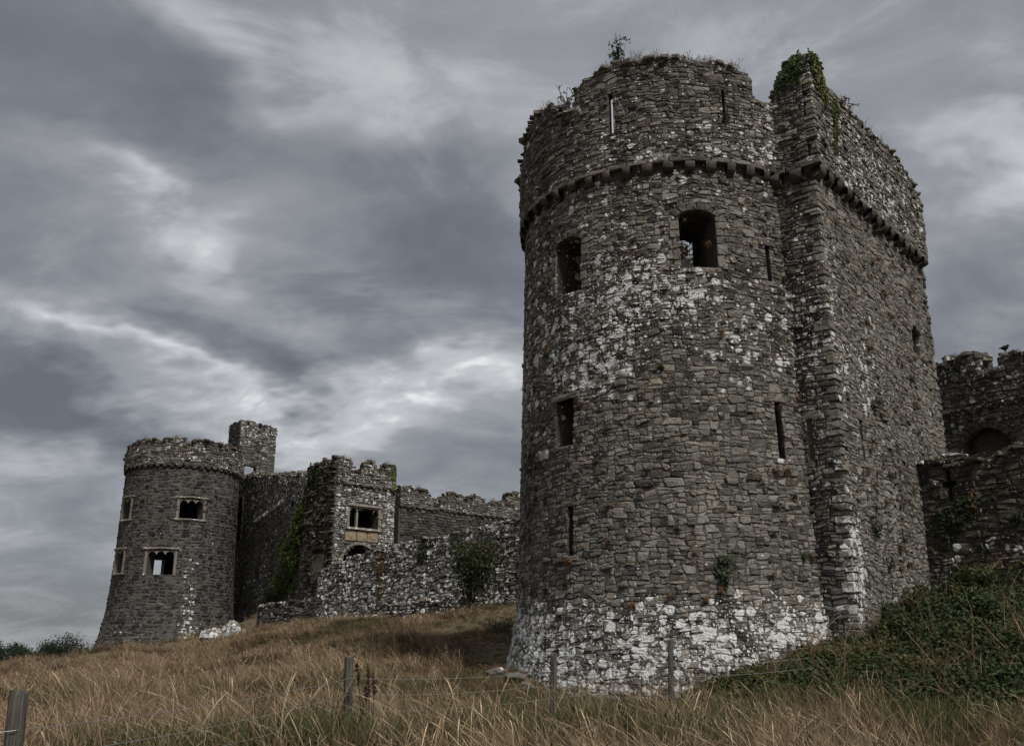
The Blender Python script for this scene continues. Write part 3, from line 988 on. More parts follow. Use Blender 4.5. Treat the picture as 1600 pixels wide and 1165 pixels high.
top_f = profile([(a * FD, z) for a, z in [(-180, 16.6), (-75, 16.4), (-62, 16.6), (-50, 17.0), (-45, 17.0), (-36, 17.15), (-12, 17.25), (-10, 16.95), (-3, 16.95), (-2, 17.3), (18, 17.25), (19, 16.9), (25, 16.9), (26, 17.3), (70, 17.15), (180, 17)]], 14, .035)
wall_core(T_ft, S_ftp, -PI * FR, PI * FR, 15.35, 17.6, top_f, [], .6, M['pale_mortar'], .25, .2, 'parapet')


def dens_f(u, z):
    a = u / FD
    return .10 + .10 * step(z, 15, 15.6) + .48 * gauss(a, 33, 7) * step(z, 10, 8) * step(z, 1.5, 3.5) + .2 * gauss(a, 50, 8) * gauss(z, 10, 2) + .14 * gauss(z, 3.5, 1)


masonry(T_ft, S_ft, -100 * FD, 95 * FD, .5, 15.3, const(15.25), ops_f, .44, .22, M['dark'], dens_f, 61, 170, coursed_=True, tone=lambda u, z: -.16 + .10 * step(z, 9, 15), gap=.026, proud=(.004, .05), warp_amp=.04, warm=.1, cut=.4, tilt=.12)
masonry(T_ft, S_ftp, -100 * FD, 95 * FD, 15.36, 17.6, top_f, [], .40, .19, M['grey'], lambda u, z: .3 + 0 * u, 62, 0, gap=.018, warm=.4, rest='parapet_stones')
corbels(T_ft, S_ft, np.arange(-98, 95, 7.0) * FD, 15.36, .30, .25, .2, M['dark'], 63, .1)
cap_stones(T_ft, S_ftp, -95 * FD, 95 * FD, top_f, .6, M['brown'], 64, 170, .2, (.2, .45), warm=1.0)
def window_frame(parent, S, o, wd, mat, proud, lich, tone):
    """the stone surround of one window, a ring of four sides; hood, sill and tracery hang on it"""
    ring = lambda e, d: [(S(u, v, d)) for u, v in ((o.u0 - e, o.v0 - e * .3), (o.u1 + e, o.v0 - e * .3), (o.u1 + e, o.v1 + e * .55), (o.u0 - e, o.v1 + e * .55))]
    V = np.array(ring(wd, -.1) + ring(wd, proud * .8) + ring(wd * .9, proud) + ring(wd * .16, proud) + ring(0.0, proud * .5) + ring(0.0, -.2))
    q = [[k * 4 + i, k * 4 + (i + 1) % 4, (k + 1) * 4 + (i + 1) % 4, (k + 1) * 4 + i] for k in range(5) for i in range(4)]
    return mesh('window_frame', V, [np.array(q)], mat, parent, np.tile([tone, lich, .3], (24, 1)))


FRAMES = {}
for i, o in enumerate(ops_f):
    FRAMES[i] = fr = window_frame(T_ft, S_ft, o, .2, M['dressed'], .06, .2, .2)
    poly_stones(fr, S_ft, [box_uv(o.u0 - .32, o.u1 + .32, o.v1 + .10, o.v1 + .24)], M['dressed'], 'hood_mould', 65 + i, (.13, .15), .3, .5)
    if o is not W2:
        poly_stones(fr, S_ft, [box_uv(o.u0 - .3, o.u1 + .3, o.v0 - .14, o.v0)], M['dressed'], 'sill', 67 + i, (.12, .14), .4, .5)
for o in (W1, W2):
    n = 16
    poly_stones(T_ft, S_ft, voussoirs((o.u0 + o.u1) / 2, o.v1 - .6, (o.u1 - o.u0) / 2 + .1, .98, .42, n, .5, PI - .5), M['dark'], 'relieving_arch_stone', 68, (.05, .09), .1, .6)


def foil_head(parent, S, u0, u1, v1, n, h, d, mat, name='tracery', pointed=False, spr=.05):
    """row of n foiled light heads hanging under a lintel"""
    prev = None; vs, fs = [], []
    w = (u1 - u0) / n
    bot = []
    for i in range(n):
        for t in np.linspace(0, 1, 9)[: 9 if i == n - 1 else 8]:
            x = u0 + (i + t) * w
            y = v1 - h * (1 - math.sin(PI * t) ** .7) - spr
            bot.append((x, y))
    bot = np.array(bot); m = len(bot)
    A = S(bot[:, 0], bot[:, 1], d); B = S(bot[:, 0], np.full(m, v1 + .02), d)
    A2 = S(bot[:, 0], bot[:, 1], d - .16); B2 = S(bot[:, 0], np.full(m, v1 + .02), d - .16)
    V = np.concatenate([A, B, B2, A2]); f = []
    for i in range(m - 1):
        for k in range(4):
            a, b = k * m, ((k + 1) % 4) * m
            f.append((a + i, a + i + 1, b + i + 1, b + i))
    mesh(name, V, [np.array(f)], mat, parent, np.tile([.3, .1, .4], (len(V), 1)))


an = np.linspace(0, 2 * PI, 33)[:-1]
vv = np.array([(FC[0] + 3.3 * math.cos(a), FC[1] + 3.3 * math.sin(a), z) for z in (15.0, 15.3) for a in an])
mesh('sky_cover_slab', vv, [np.array([list(range(32))[::-1], list(range(32, 64))]), np.array([[i, (i + 1) % 32, 32 + (i + 1) % 32, 32 + i] for i in range(32)])], M['drum_mortar'], T_ft, np.tile([.3, 0, .3], (64, 1)))  # added disc closing the tower head so the windows look dark
foil_head(FRAMES[0], S_ft, W1.u0, W1.u1, W1.v1, 3, .22, -.02, M['dressed'])
foil_head(FRAMES[1], S_ft, W2.u0, W2.u1, W2.v1, 3, .25, -.02, M['dressed'])
foil_head(FRAMES[2], S_ft, W3.u0, W3.u1, W3.v1, 2, .2, -.02, M['dressed'])
foil_head(FRAMES[3], S_ft, W4.u0, W4.u1, W4.v1, 2, .2, -.02, M['dressed'])

# stair turret that rises over it
T_st = thing('stair_turret', (-19.5, 74, 14.5), 'slim square stair turret with window rising above the distant ruins', 'tower')
SP = np.array([-22.83, 80.0]); GD = np.array([.75, .6614]); GB = np.array([-.6614, .75])
S_s1 = plane_surface(SP, GD); S_s2 = plane_surface(SP + GB * 2.2, -GB)
S_s3 = plane_surface(SP + GB * 2.2 + GD * 3.3, -GD); S_s4 = plane_surface(SP + GD * 3.3, GB)
ops_s = [Op(.6, 1.65, 16.08, 17.2, .1)]
top_s = profile([(-1, 20.9), (1.3, 20.9), (1.5, 20.8), (2.8, 20.8), (3.1, 20.6), (4, 20.5)], 16, .04)
wall_core(T_st, S_s1, 0, 3.3, 6, 21.2, top_s, ops_s, .5, M['drum_mortar'], .2, .2)
wall_core(T_st, S_s2, 0, 2.19, 6, 20.9, const(21.2), [], .5, M['drum_mortar'], .3, .1)
wall_core(T_st, S_s4, .01, 2.2, 6, 20.7, const(21.2), [], .5, M['drum_mortar'], .3, .1)
wall_core(T_st, S_s3, .5, 2.8, 6, 20.7, const(21.2), [Op(.6, 2.7, 16.6, 18.9)], .5, M['drum_mortar'], .3, .1)
masonry(T_st, S_s1, 0, 3.3, 8, 21.2, top_s, ops_s, .40, .17, M['grey'], lambda u, z: .3 + .3 * gauss(z, 20.0, .7), 71, 60, gap=.012, proud=(.02, .07), tilt=.1)
masonry(T_st, S_s2, 0, 2.2, 8, 21.2, const(20.9), [], .40, .17, M['dark'], lambda u, z: .2 + 0 * u, 72, 0, gap=.012, rest='side_stones')
masonry(T_st, S_s4, 0, 2.2, 8, 21.2, const(20.7), [], .40, .17, M['grey'], lambda u, z: .2 + 0 * u, 73, 0, gap=.012, rest='back_stones')
cap_stones(T_st, S_s1, 0, 3.3, top_s, .6, M['grey'], 74, 30, .3, (.2, .4))

# range wall running from the distant tower to the gatehouse
T_rw = thing('range_wall', (-16, 68, 0), 'long dark ruined wall between the distant round tower and the gatehouse', 'wall')
S_rw = plane_surface((-20.13, 76.0), (.5, -.866))
top_rw = profile([(-6.5, 16.2), (-4.4, 16.1), (-1.2, 15.7), (.4, 15.1), (1.2, 15.4), (3.3, 15.05), (4.0, 14.5), (4.6, 14.75), (6, 14.7), (6.6, 14.1), (9, 14.35), (9.5, 13.7), (10.2, 14.0), (11.2, 13.9), (11.7, 13.3), (14, 13.5)], 17, .10)
ops_rw = [Op(-4.9, -3.3, 10.8, 14.4, .8, .35), Op(7.6, 8.1, 8.4, 9.0, 0, .3), Op(9.5, 10.1, 11.7, 12.2, .2, .3), Op(5.6, 5.95, 7.0, 8.3, 0, .3)]
ops_rw += [Op(u, u + .22, 9.62, 9.95, 0, .25) for u in np.arange(-.5, 8.6, .75)]
wall_core(T_rw, S_rw, -6.5, 13.3, 0, 16, top_rw, ops_rw, 1.0, M['drum_mortar'], .3, .12)
masonry(T_rw, S_rw, -6.5, 13.3, 2, 16, top_rw, ops_rw, .40, .19, M['dark'],
        lambda u, z: .22 + .12 * step(u, 5, 10) + .22 * step(z, 11, 13.5) + .20 * gauss(u, 3.5, .8) * gauss(z, 6.5, 2.5) + .12 * gauss(z, 4, 1), 75, 150, tone=lambda u, z: .14 + .18 * step(z, 11, 13), gap=.014, proud=(.01, .10), tilt=.1)
r_ = np.random.default_rng(5)
poly_stones(T_rw, S_rw, [[(u, 11.75 + .085 * (u - 1) - .16), (u + .5, 11.80 + .085 * (u - 1) - .12), (u + .5, 11.9 + .085 * (u - 1) + .08), (u, 11.85 + .085 * (u - 1) + .06)] for u in np.arange(.9, 7.4, .54)],
            M['grey'], 'roof_scar_stone', 76, (.16, .26), .5, .6)
poly_stones(T_rw, S_rw, [box_uv(-5.15, -4.9, z, z + .42) for z in np.arange(9.8, 13.6, .45)] + [box_uv(-3.3, -3.05, z, z + .42) for z in np.arange(10.8, 13.6, .45)], M['dressed'], 'jamb', 77, (.08, .12), .15, .15)
poly_stones(T_rw, S_rw, voussoirs(-4.1, 13.5, .82, .95, .22, 8), M['dressed'], 'arch_stone', 78, (.08, .12), .2, .2)
cap_stones(T_rw, S_rw, -6, 13, top_rw, 1.0, M['grey'], 79, 160, .3, (.25, .55))

# gatehouse
T_gh = thing('gatehouse', (-10, 64.5, 0), 'ruined gatehouse with three-light window, pale panels and dark archway', 'building')
GO = np.array([-11.27, 62.0]); GL = 4.55; GS = 3.6
S_g = plane_surface(GO, GD); S_gp = plane_surface(GO + np.array([.6614, -.75]) * .10, GD)
S_gl = plane_surface(GO + GB * GS, -GB); S_glp = plane_surface(GO + GB * GS + np.array([-.75, -.6614]) * .08, -GB)
S_gr = plane_surface(GO + GD * GL, GB)
WIN = Op(1.08, 3.28, 9.78, 11.02); ARC = Op(.66, 3.22, 5.0, 8.68, 1.2)
wall_core(T_gh, S_g, 0, GL, 2, 12.5, const(13), [WIN, ARC], .9, M['drum_mortar'], .25, .2)
top_g = profile([(0, 14.2), (.95, 13.95), (1.15, 13.55), (1.5, 13.3), (1.75, 13.4), (2.0, 13.95), (2.5, 14.15), (2.95, 13.9), (3.1, 13.5), (3.35, 13.4), (3.5, 14.0), (3.9, 14.15), (4.6, 14.05)], 18, .03)
wall_core(T_gh, S_gp, 0, GL, 12.48, 14.4, top_g, [], .55, M['drum_mortar'], .2, .3, 'parapet')
top_gl = profile([(0, 13.9), (1.0, 14.0), (2.0, 14.15), (2.3, 13.6), (2.7, 13.7), (2.9, 14.3), (3.6, 14.2)], 19, .05)
wall_core(T_gh, S_gl, 0, GS - .01, 2, 14.4, top_gl, [Op(1.0, 2.6, 8.1, 8.4, 0, .35)], .8, M['drum_mortar'], .25, .2, 'side_wall')
wall_core(T_gh, S_gr, .01, 3.5, 2, 14.0, const(15), [], .8, M['drum_mortar'], .5, .2, 'side_wall')
back = plane_surface(GO + GB * 4.2 + GD * GL, -GD)
wall_core(T_gh, back, 0, GL, 2, 12.5, const(15), [], .5, M['drum_mortar'], .6, .1, 'back_wall')
roofv = np.array([np.r_[GO + GB * .5 + GD * .3, 12.3], np.r_[GO + GB * 4.1 + GD * .3, 12.3], np.r_[GO + GB * 4.1 + GD * 4.3, 12.3], np.r_[GO + GB * .5 + GD * 4.3, 12.3]])
roofv = np.concatenate([roofv, roofv - [0, 0, .3]])
mesh('sky_cover_slab', roofv, [np.array([[0, 1, 2, 3], [7, 6, 5, 4], [0, 1, 5, 4], [1, 2, 6, 5], [2, 3, 7, 6], [3, 0, 4, 7]])], M['drum_mortar'], T_gh, np.tile([.3, 0, .2], (8, 1)))
pan = Op(.80, 3.34, 8.86, 9.74)
masonry(T_gh, S_g, 0, GL, 3, 12.5, const(12.45), [WIN, ARC, pan], .34, .17, M['grey'], lambda u, z: .42 + .25 * step(u, 3.2, 4) + .06 * step(z, 11, 12), 81, 150, tone=lambda u, z: .12 + 0 * u, gap=.016, proud=(.02, .08), tilt=.08)
masonry(T_gh, S_gp, 0, GL, 12.5, 14.5, top_g, [], .36, .18, M['grey'], lambda u, z: .36 + 0 * u, 82, 0, gap=.016, rest='parapet_stones')
masonry(T_gh, S_gl, 0, GS, 3, 14.5, top_gl, [Op(1.0, 2.6, 8.1, 8.4)], .38, .17, M['brown'], lambda u, z: .20 + 0 * u, 83, 60, gap=.02, proud=(.0, .28), tilt=.2, rest='side_stones')
masonry(T_gh, S_gr, 0, 3.5, 6, 14, const(14), [], .38, .17, M['grey'], lambda u, z: .3 + 0 * u, 84, 0, rest='side_stones')
quoins(T_gh, GO, GD, GB, 3, 14.1, M['grey'], 85, lambda z: .35, size=.40, hh=(.18, .34))
corbels(T_gh, S_g, np.arange(.1, GL, .45), 12.55, .26, .22, .17, M['dark'], 86, .1)
GW = window_frame(T_gh, S_g, WIN, .2, M['dressed'], .07, .15, .35)
poly_stones(GW, S_g, [box_uv(.86, 3.50, 11.14, 11.28)], M['dressed'], 'hood_mould', 87, (.14, .16), .25, .45)
poly_stones(GW, S_g, [box_uv(.80, 3.52, 9.62, 9.76)], M['dressed'], 'sill', 88, (.18, .20), .3, .5)
poly_stones(GW, S_g, [box_uv(1.60, 1.72, 9.78, 10.75)], M['dressed'], 'mullion', 90, (.0, .02), .1, .5, -.2)
foil_head(GW, S_g, 1.06, 1.70, 11.04, 1, .38, .0, M['dressed'], spr=.02)
foil_head(GW, S_g, 1.66, 2.02, 11.04, 2, .16, .0, M['dressed'], spr=.02)
foil_head(GW, S_g, 2.9, 3.30, 11.04, 1, .30, .0, M['dressed'], spr=.0)
poly_stones(T_gh, S_g, [box_uv(.82 + i * .835, .82 + i * .835 + .80, 8.90, 9.58) for i in range(3)], M['sandstone'], 'panel', 91, (.06, .065), .03, .5, cham=.10)
for i in range(3):      # worn carved shields in the panels
    uc = .82 + i * .835 + .40
    ang = np.linspace(0, 2 * PI, 9)[:-1]
    poly_stones(T_gh, S_g, [np.stack([uc + .27 * np.cos(ang), 9.24 + .24 * np.sin(ang)], -1)], M['sandstone'], 'carved_boss', 92 + i, (.085, .09), .02, .35, .0, cham=.3)
poly_stones(T_gh, S_g, voussoirs(1.94, 7.45, 1.28, 1.23, .17, 13), M['dressed'], 'arch_stone', 96, (.08, .10), .2, .3)
poly_stones(T_gh, S_gl, [box_uv(1.2, 2.75, 6.3, 8.05)], M['dressed'], 'plaster_panel', 97, (.12, .14), .1, -.1)
cap_stones(T_gh, S_gp, 0, GL, top_g, .5, M['brown'], 98, 40, .3, (.2, .4), warm=1.0)
cap_stones(T_gh, S_gl, 0, GS, top_gl, .7, M['grey'], 99, 34, .3, (.2, .45))

# battlemented curtain right of the gatehouse
T_cw = thing('battlement_wall', (-3, 69.5, 0), 'dark battlemented wall between the gatehouse and the big round tower', 'wall')
S_cw = plane_surface((-7.6, 65.4), (.755, .656))
S_cwp = plane_surface(np.array((-7.6, 65.4)) + np.array([.656, -.755]) * .1, (.755, .656))
wall_core(T_cw, S_cw, 0, 16, 3, 11.5, const(13), [], 1.0, M['drum_mortar'], .4, .12)
top_cw = profile([(0, 12.85), (1.3, 12.75), (2.3, 12.7), (2.5, 12.35), (3.4, 12.25), (4.0, 12.7), (4.9, 12.85), (5.4, 12.65), (5.7, 12.45), (5.95, 12.75), (6.9, 12.85), (7.4, 12.5), (7.8, 12.25), (8.1, 12.6), (9.2, 12.7), (9.35, 12.4), (9.45, 13.3), (11, 13.6), (16, 13.6)], 20, .04)
wall_core(T_cw, S_cwp, 0, 16, 11.5, 14, top_cw, [], .6, M['drum_mortar'], .25, .2, 'parapet')
masonry(T_cw, S_cw, .1, 14, 5, 11.45, const(11.4), [], .42, .19, M['dark'], lambda u, z: .12 + .08 * wave(3, 5, .8, 3)(u, z), 101, 120, gap=.016, coursed_=True, warp_amp=.04)
masonry(T_cw, S_cwp, 0, 14, 11.52, 14, top_cw, [], .36, .18, M['grey'], lambda u, z: .28 + 0 * u, 102, 0, gap=.016, rest='parapet_stones')
corbels(T_cw, S_cw, np.arange(.2, 14, .5), 11.56, .26, .22, .17, M['dark'], 103, .1)
cap_stones(T_cw, S_cwp, 0, 13, top_cw, .55, M['brown'], 104, 110, .25, (.2, .42), warm=1.0)

# pale rubble wall of the forecourt
T_bw = thing('forecourt_wall', (-5, 52.5, 0), 'pale lichened rubble wall in front of the gatehouse, rising to the right', 'wall')
S_bw = plane_surface((-11.3, 57.0), (.7926, -.6097))
top_bw = profile([(0, 6.2), (.4, 6.4), (2.7, 7.05), (4.9, 7.3), (5.6, 7.5), (7.8, 7.68), (10, 7.75), (12.6, 8.1), (14.7, 8.25), (18, 8.3)], 24, .05)
wall_core(T_bw, S_bw, .2, 18, 2, 9, top_bw, [], .7, M['drum_mortar'], .3, .45)
masonry(T_bw, S_bw, .2, 17, 2.6, 9, top_bw, [], .30, .17, M['grey'], lambda u, z: np.clip(.60 - .18 * step(u, 8, 13) * step(z, 4.5, 6.5) + .1 * step(u, 5, 3) + .15 * gauss(z, 4, .7), 0, 1), 105, 240, gap=.016, proud=(.02, .10), tilt=.12, cut=.4)
cap_stones(T_bw, S_bw, .3, 16, top_bw, .7, M['grey'], 106, 150, .55, (.2, .42))
T_sw = thing('footing_wall', (-5, 51.8, 0), 'short low pale footing in front of the forecourt wall', 'wall')
S_sw = plane_surface((-7.5, 53.7), (.7926, -.6097))
top_sw = profile([(0, 4.35), (1, 4.5), (3, 4.45), (5.5, 4.6), (8, 4.4)], 25, .06)
wall_core(T_sw, S_sw, 0, 8, 2, 5, top_sw, [], .5, M['drum_mortar'], .3, .3)
masonry(T_sw, S_sw, 0, 8, 2.5, 5, top_sw, [], .32, .18, M['grey'], lambda u, z: .62 + 0 * u, 107, 90, gap=.02, proud=(.02, .13), tilt=.15, cut=.4)
cap_stones(T_sw, S_sw, 0, 8, top_sw, .5, M['grey'], 108, 50, .5, (.2, .42))
T_rt = thing('retaining_wall', (-12.7, 57.5, 0), 'low dark retaining wall below the ivy of the range wall', 'wall')
S_rt = plane_surface((-14.9, 58.6), (.90, -.43))
top_rt = profile([(0, 4.55), (1, 4.7), (2.5, 4.8), (4.4, 4.95)], 26, .04)
wall_core(T_rt, S_rt, 0, 4.4, 1.5, 5.4, top_rt, [], .6, M['drum_mortar'], .3, .15)
masonry(T_rt, S_rt, 0, 4.4, 2, 5.4, top_rt, [], .36, .17, M['dark'], lambda u, z: .22 + 0 * u, 109, 70, gap=.018, proud=(.02, .1), tilt=.1)
cap_stones(T_rt, S_rt, 0, 4.4, top_rt, .7, M['grey'], 110, 36, .35, (.2, .42))

# ------------------------------------------------------------------ plants: builders
def leaf_mesh(c, nrm, size, r, droop=.3, ratio=.62):
    """folded leaves: c (n,3) centres, nrm (n,3) outward directions; two triangles each"""
    n = len(c)
    nrm = nrm / np.maximum(np.linalg.norm(nrm, axis=1, keepdims=True), 1e-6)
    t = r.normal(0, 1, (n, 3)); t[:, 2] -= droop
    t -= (t * nrm).sum(1, keepdims=True) * nrm
    t /= np.maximum(np.linalg.norm(t, axis=1, keepdims=True), 1e-6)
    b = np.cross(nrm, t)
    s = (size * r.uniform(.6, 1.35, n))[:, None]
    v = np.stack([c - t * s * .5, c + b * s * ratio * .5 - nrm * s * .12, c + t * s * .5 - nrm * s * .08, c - b * s * ratio * .5 - nrm * s * .12], 1)
    o = (np.arange(n) * 4)[:, None]
    f = np.concatenate([o + np.array([0, 1, 2]), o + np.array([0, 2, 3])])
    return v.reshape(-1, 3), f


def tubes(paths, radii, sides=5):
    """list of polylines (m,3) with a radius at each end"""
    vs, fs = [], []; k = 0
    for p, (r0, r1) in zip(paths, radii):
        p = np.asarray(p, float); m = len(p)
        d = np.gradient(p, axis=0); d /= np.maximum(np.linalg.norm(d, axis=1, keepdims=True), 1e-9)
        up = np.where(np.abs(d[:, 2:3]) > .9, np.array([[1., 0, 0]]), np.array([[0, 0, 1.]]))
        a = np.cross(d, up); a /= np.linalg.norm(a, axis=1, keepdims=True); b = np.cross(d, a)
        rad = np.linspace(r0, r1, m)[:, None, None]
        an = np.linspace(0, 2 * PI, sides + 1)[:-1]
        ring = p[:, None] + rad * (a[:, None] * np.cos(an)[None, :, None] + b[:, None] * np.sin(an)[None, :, None])
        vs.append(ring.reshape(-1, 3))
        i = np.arange(m - 1)[:, None] * sides; j = np.arange(sides)[None]; j2 = (j + 1) % sides
        fs.append((np.stack([i + j, i + j2, i + sides + j2, i + sides + j], -1) + k).reshape(-1, 4))
        k += m * sides
    return np.concatenate(vs), np.concatenate(fs)


def st_const(n, t=.4, l=.0, w=.3):
    return np.tile([t, l, w], (n, 1))


def blades(n, r, h, spread, width, lean=.45, seed_frac=.3, wind=.7):
    T = np.array([0, .28, .55, .78, .91, 1.0])
    wp = np.array([1, .9, .72, .45, .25, .02]); wh = np.array([.5, .46, .42, .55, 1.25, .05])
    a = r.uniform(0, 2 * PI, n); rad = spread * np.sqrt(r.random(n))
    bx, by = rad * np.cos(a), rad * np.sin(a)
    H = r.uniform(h[0], h[1], n)
    la = r.uniform(0, 2 * PI, n)
    lx = np.cos(la) * lean * (1 - wind * .5) - wind * lean * r.uniform(.4, 1.5, n); ly = np.sin(la) * lean
    t = T[None]
    x = bx[:, None] + (lx * H)[:, None] * t ** 1.9; y = by[:, None] + (ly * H)[:, None] * t ** 1.9
    l2 = np.hypot(lx, ly)
    z = H[:, None] * (t - (.30 * np.minimum(l2, 1.3))[:, None] * t ** 2.6)
    fa = r.uniform(0, PI, n)
    hd = r.random(n) < seed_frac
    w = np.where(hd[:, None], wh[None], wp[None]) * (width * r.uniform(.6, 1.3, n))[:, None] * .5
    dx, dy = np.cos(fa)[:, None] * w, np.sin(fa)[:, None] * w
    L = np.stack([x - dx, y - dy, z], -1); R_ = np.stack([x + dx, y + dy, z], -1)
    v = np.stack([L, R_], 2).reshape(n, -1, 3)
    m = len(T)
    q = np.array([[2 * i, 2 * i + 1, 2 * i + 3, 2 * i + 2] for i in range(m - 1)])
    f = (q[None] + (np.arange(n) * 2 * m)[:, None, None]).reshape(-1, 4)
    return v.reshape(-1, 3), f


def scatter(name, protos, P, rot, scl, idx):
    """one stuff object whose points carry instances of the prototypes"""
    coll = bpy.data.collections.new(name + '_prototypes')
    for i, me in enumerate(protos):
        coll.objects.link(bpy.data.objects.new('%s_tuft_%02d' % (name, i), me))
    me = bpy.data.meshes.new(name)
    me.vertices.add(len(P)); me.vertices.foreach_set('co', np.asarray(P, np.float32).ravel())
    for nm, typ, dat, fld in (('rot', 'FLOAT_VECTOR', rot, 'vector'), ('scl', 'FLOAT_VECTOR', scl, 'vector'), ('idx', 'INT', idx, 'value')):
        a = me.attributes.new(nm, typ, 'POINT'); a.data.foreach_set(fld, np.asarray(dat, np.int32 if typ == 'INT' else np.float32).ravel())
    o = link(name, me)
    ng = bpy.data.node_groups.new(name + '_scatter', 'GeometryNodeTree')
    ng.interface.new_socket('Geometry', in_out='INPUT', socket_type='NodeSocketGeometry')
    ng.interface.new_socket('Geometry', in_out='OUTPUT', socket_type='NodeSocketGeometry')
    gi, go = ng.nodes.new('NodeGroupInput'), ng.nodes.new('NodeGroupOutput')
    ins = ng.nodes.new('GeometryNodeInstanceOnPoints'); ci = ng.nodes.new('GeometryNodeCollectionInfo')
    ci.inputs['Collection'].default_value = coll; ci.inputs['Separate Children'].default_value = True; ci.inputs['Reset Children'].default_value = True
    ins.inputs['Pick Instance'].default_value = True

    def attr(n, t):
        a = ng.nodes.new('GeometryNodeInputNamedAttribute'); a.data_type = t; a.inputs['Name'].default_value = n
        return next(x for x in a.outputs if x.enabled and x.name == 'Attribute')
    e2r = ng.nodes.new('FunctionNodeEulerToRotation')
    L = ng.links.new
    L(attr('rot', 'FLOAT_VECTOR'), e2r.inputs[0]); L(e2r.outputs[0], ins.inputs['Rotation'])
    L(attr('scl', 'FLOAT_VECTOR'), ins.inputs['Scale']); L(attr('idx', 'INT'), ins.inputs['Instance Index'])
    L(gi.outputs[0], ins.inputs['Points']); L(ci.outputs[0], ins.inputs['Instance']); L(ins.outputs[0], go.inputs[0])
    md = o.modifiers.new('scatter', 'NODES'); md.node_group = ng
    return o


# ------------------------------------------------------------------ brambles and grass
def bramble_h(x, y):
    ylow = np.interp(x, [2.6, 3.6, 6, 9, 12, 20], [23.5, 21.2, 20.0, 18.4, 17.6, 17.5])
    h = np.clip((y - ylow) * .30 + .12, 0, 1.15) * step(x, 2.6, 4.6)
    h = h * np.interp(x, [3, 6.5, 7.8, 9.0, 12, 16], [.22, .28, .42, .66, .85, 1.1])
    h = h * np.clip(.85 + .42 * wave(77, 8, 1.0, 3.6)(x, y), .2, 1.5)
    return np.where(y > ylow, h, 0)


def blocked(x, y):
    b = np.hypot(x - DC[0], y - DC[1]) < 5.05
    px, py = x - TCORN[0], y - TCORN[1]
    a, c = px * D1[0] + py * D1[1], px * D2[0] + py * D2[1]
    b |= (a > 0.05) & (a < 9) & (c > 0.05) & (c < 7)
    px, py = x - 12.03, y - 28.51
    b |= (px * .7 + py * -.714 > -.5) & (px * .714 + py * .7 > -.02)
    b |= np.hypot(x - FC[0], y - FC[1]) < 5.0
    px, py = x + 11.3, y - 57.0
    b |= (px * .7926 - py * .6097 > 0) & (px * .6097 + py * .7926 > -.1)
    px, py = x + 20.13, y - 76
    b |= (px * .866 + py * .5 > -.05) & (px * .5 - py * .866 > -7) & (px * .5 - py * .866 < 13.6)
    px, py = x + 14.9, y - 58.6
    b |= (px * .90 - py * .43 > 0) & (px * .90 - py * .43 < 4.5) & (px * .43 + py * .90 > -.05)
    return b


rg = np.random.default_rng(404)
protos = []
for i in range(4):          # 0-3 straw, near: thin long stems with seed heads
    v, f = blades(17, rg, (.40, 1.0), .26, .0080, .55, .6); protos.append(mesh_data('straw_tuft', v, [f], M['straw']))
for i in range(2):          # 4-5 russet
    v, f = blades(90, rg, (.08, .36), .26, .008, .95, .1, .4); protos.append(mesh_data('russet_tuft', v, [f], M['russet']))
for i in range(2):          # 6-7 green
    v, f = blades(44, rg, (.18, .6), .16, .012, .5, .05, .5); protos.append(mesh_data('green_tuft', v, [f], M['green_grass']))
for i in range(3):          # 8-10 straw, far: broader blades
    v, f = blades(24, rg, (.25, .75), .36, .014, .55, .5); protos.append(mesh_data('straw_tuft', v, [f], M['straw']))
for i in range(2):          # 11-12 russet far
    v, f = blades(64, rg, (.10, .38), .34, .017, .8, .15, .5); protos.append(mesh_data('russet_tuft', v, [f], M['russet']))
for i in range(2):          # 13-14 green far
    v, f = blades(56, rg, (.10, .36), .30, .019, .7, .05, .5); protos.append(mesh_data('green_tuft', v, [f], M['green_grass']))

for col in ('fern', 'dry_leaf', 'fern'):          # 15-17 leafy weeds and dark scrub
    n = 70
    d = rg.normal(0, 1, (n, 3)); d[:, 2] = np.abs(d[:, 2]) + .2; d /= np.linalg.norm(d, axis=1, keepdims=True)
    v, f = leaf_mesh(d * (.30 * rg.uniform(.2, 1, (n, 1))), d + rg.normal(0, .5, (n, 3)), np.full(n, .075), rg, .2, .45)
    protos.append(mesh_data('weed', v, [f], M[col]))


def grass_points(n, y0, y1, power):
    y = y0 + (y1 - y0) * rg.random(n) ** power
    x = rg.uniform(-1, 1, n) * (.60 * y + 2.0)
    k = ~blocked(x, y)
    return x[k], y[k]


gx, gy = grass_points(15000, 6.0, 26, .85)
fx, fy = grass_points(22000, 22, 74, .9)
sx, sy = rg.uniform(-17, 2.5, 9000), rg.uniform(33, 58, 9000)
ok_ = ~blocked(sx, sy); fx, fy = np.r_[fx, sx[ok_]], np.r_[fy, sy[ok_]]
X, Y = np.concatenate([gx, fx]), np.concatenate([gy, fy])
near = np.arange(len(X)) < len(gx)
Z = ground_z(X, Y)
mixn = wave(8, 8, .25, 1.2)(X, Y); mix2 = wave(9, 8, .6, 2.2)(X, Y)
bh = bramble_h(X, Y)
slope = step(Y, 38, 50) * step(X, -16, -9)
g_green = .13 + .22 * step(X, -2.5, 1.0) * step(Y, 9, 16) + .20 * np.clip(mix2, 0, 1) + .40 * step(bh, .05, .3) + .35 * slope * step(mixn, -.6, .5)
g_rus = .50 + .26 * np.clip(mixn, -1, 1) + .15 * slope
u = rg.random(len(X))
typ = np.where(u < g_green, 2, np.where(u < g_green + np.clip(g_rus, .02, .8), 1, 0))
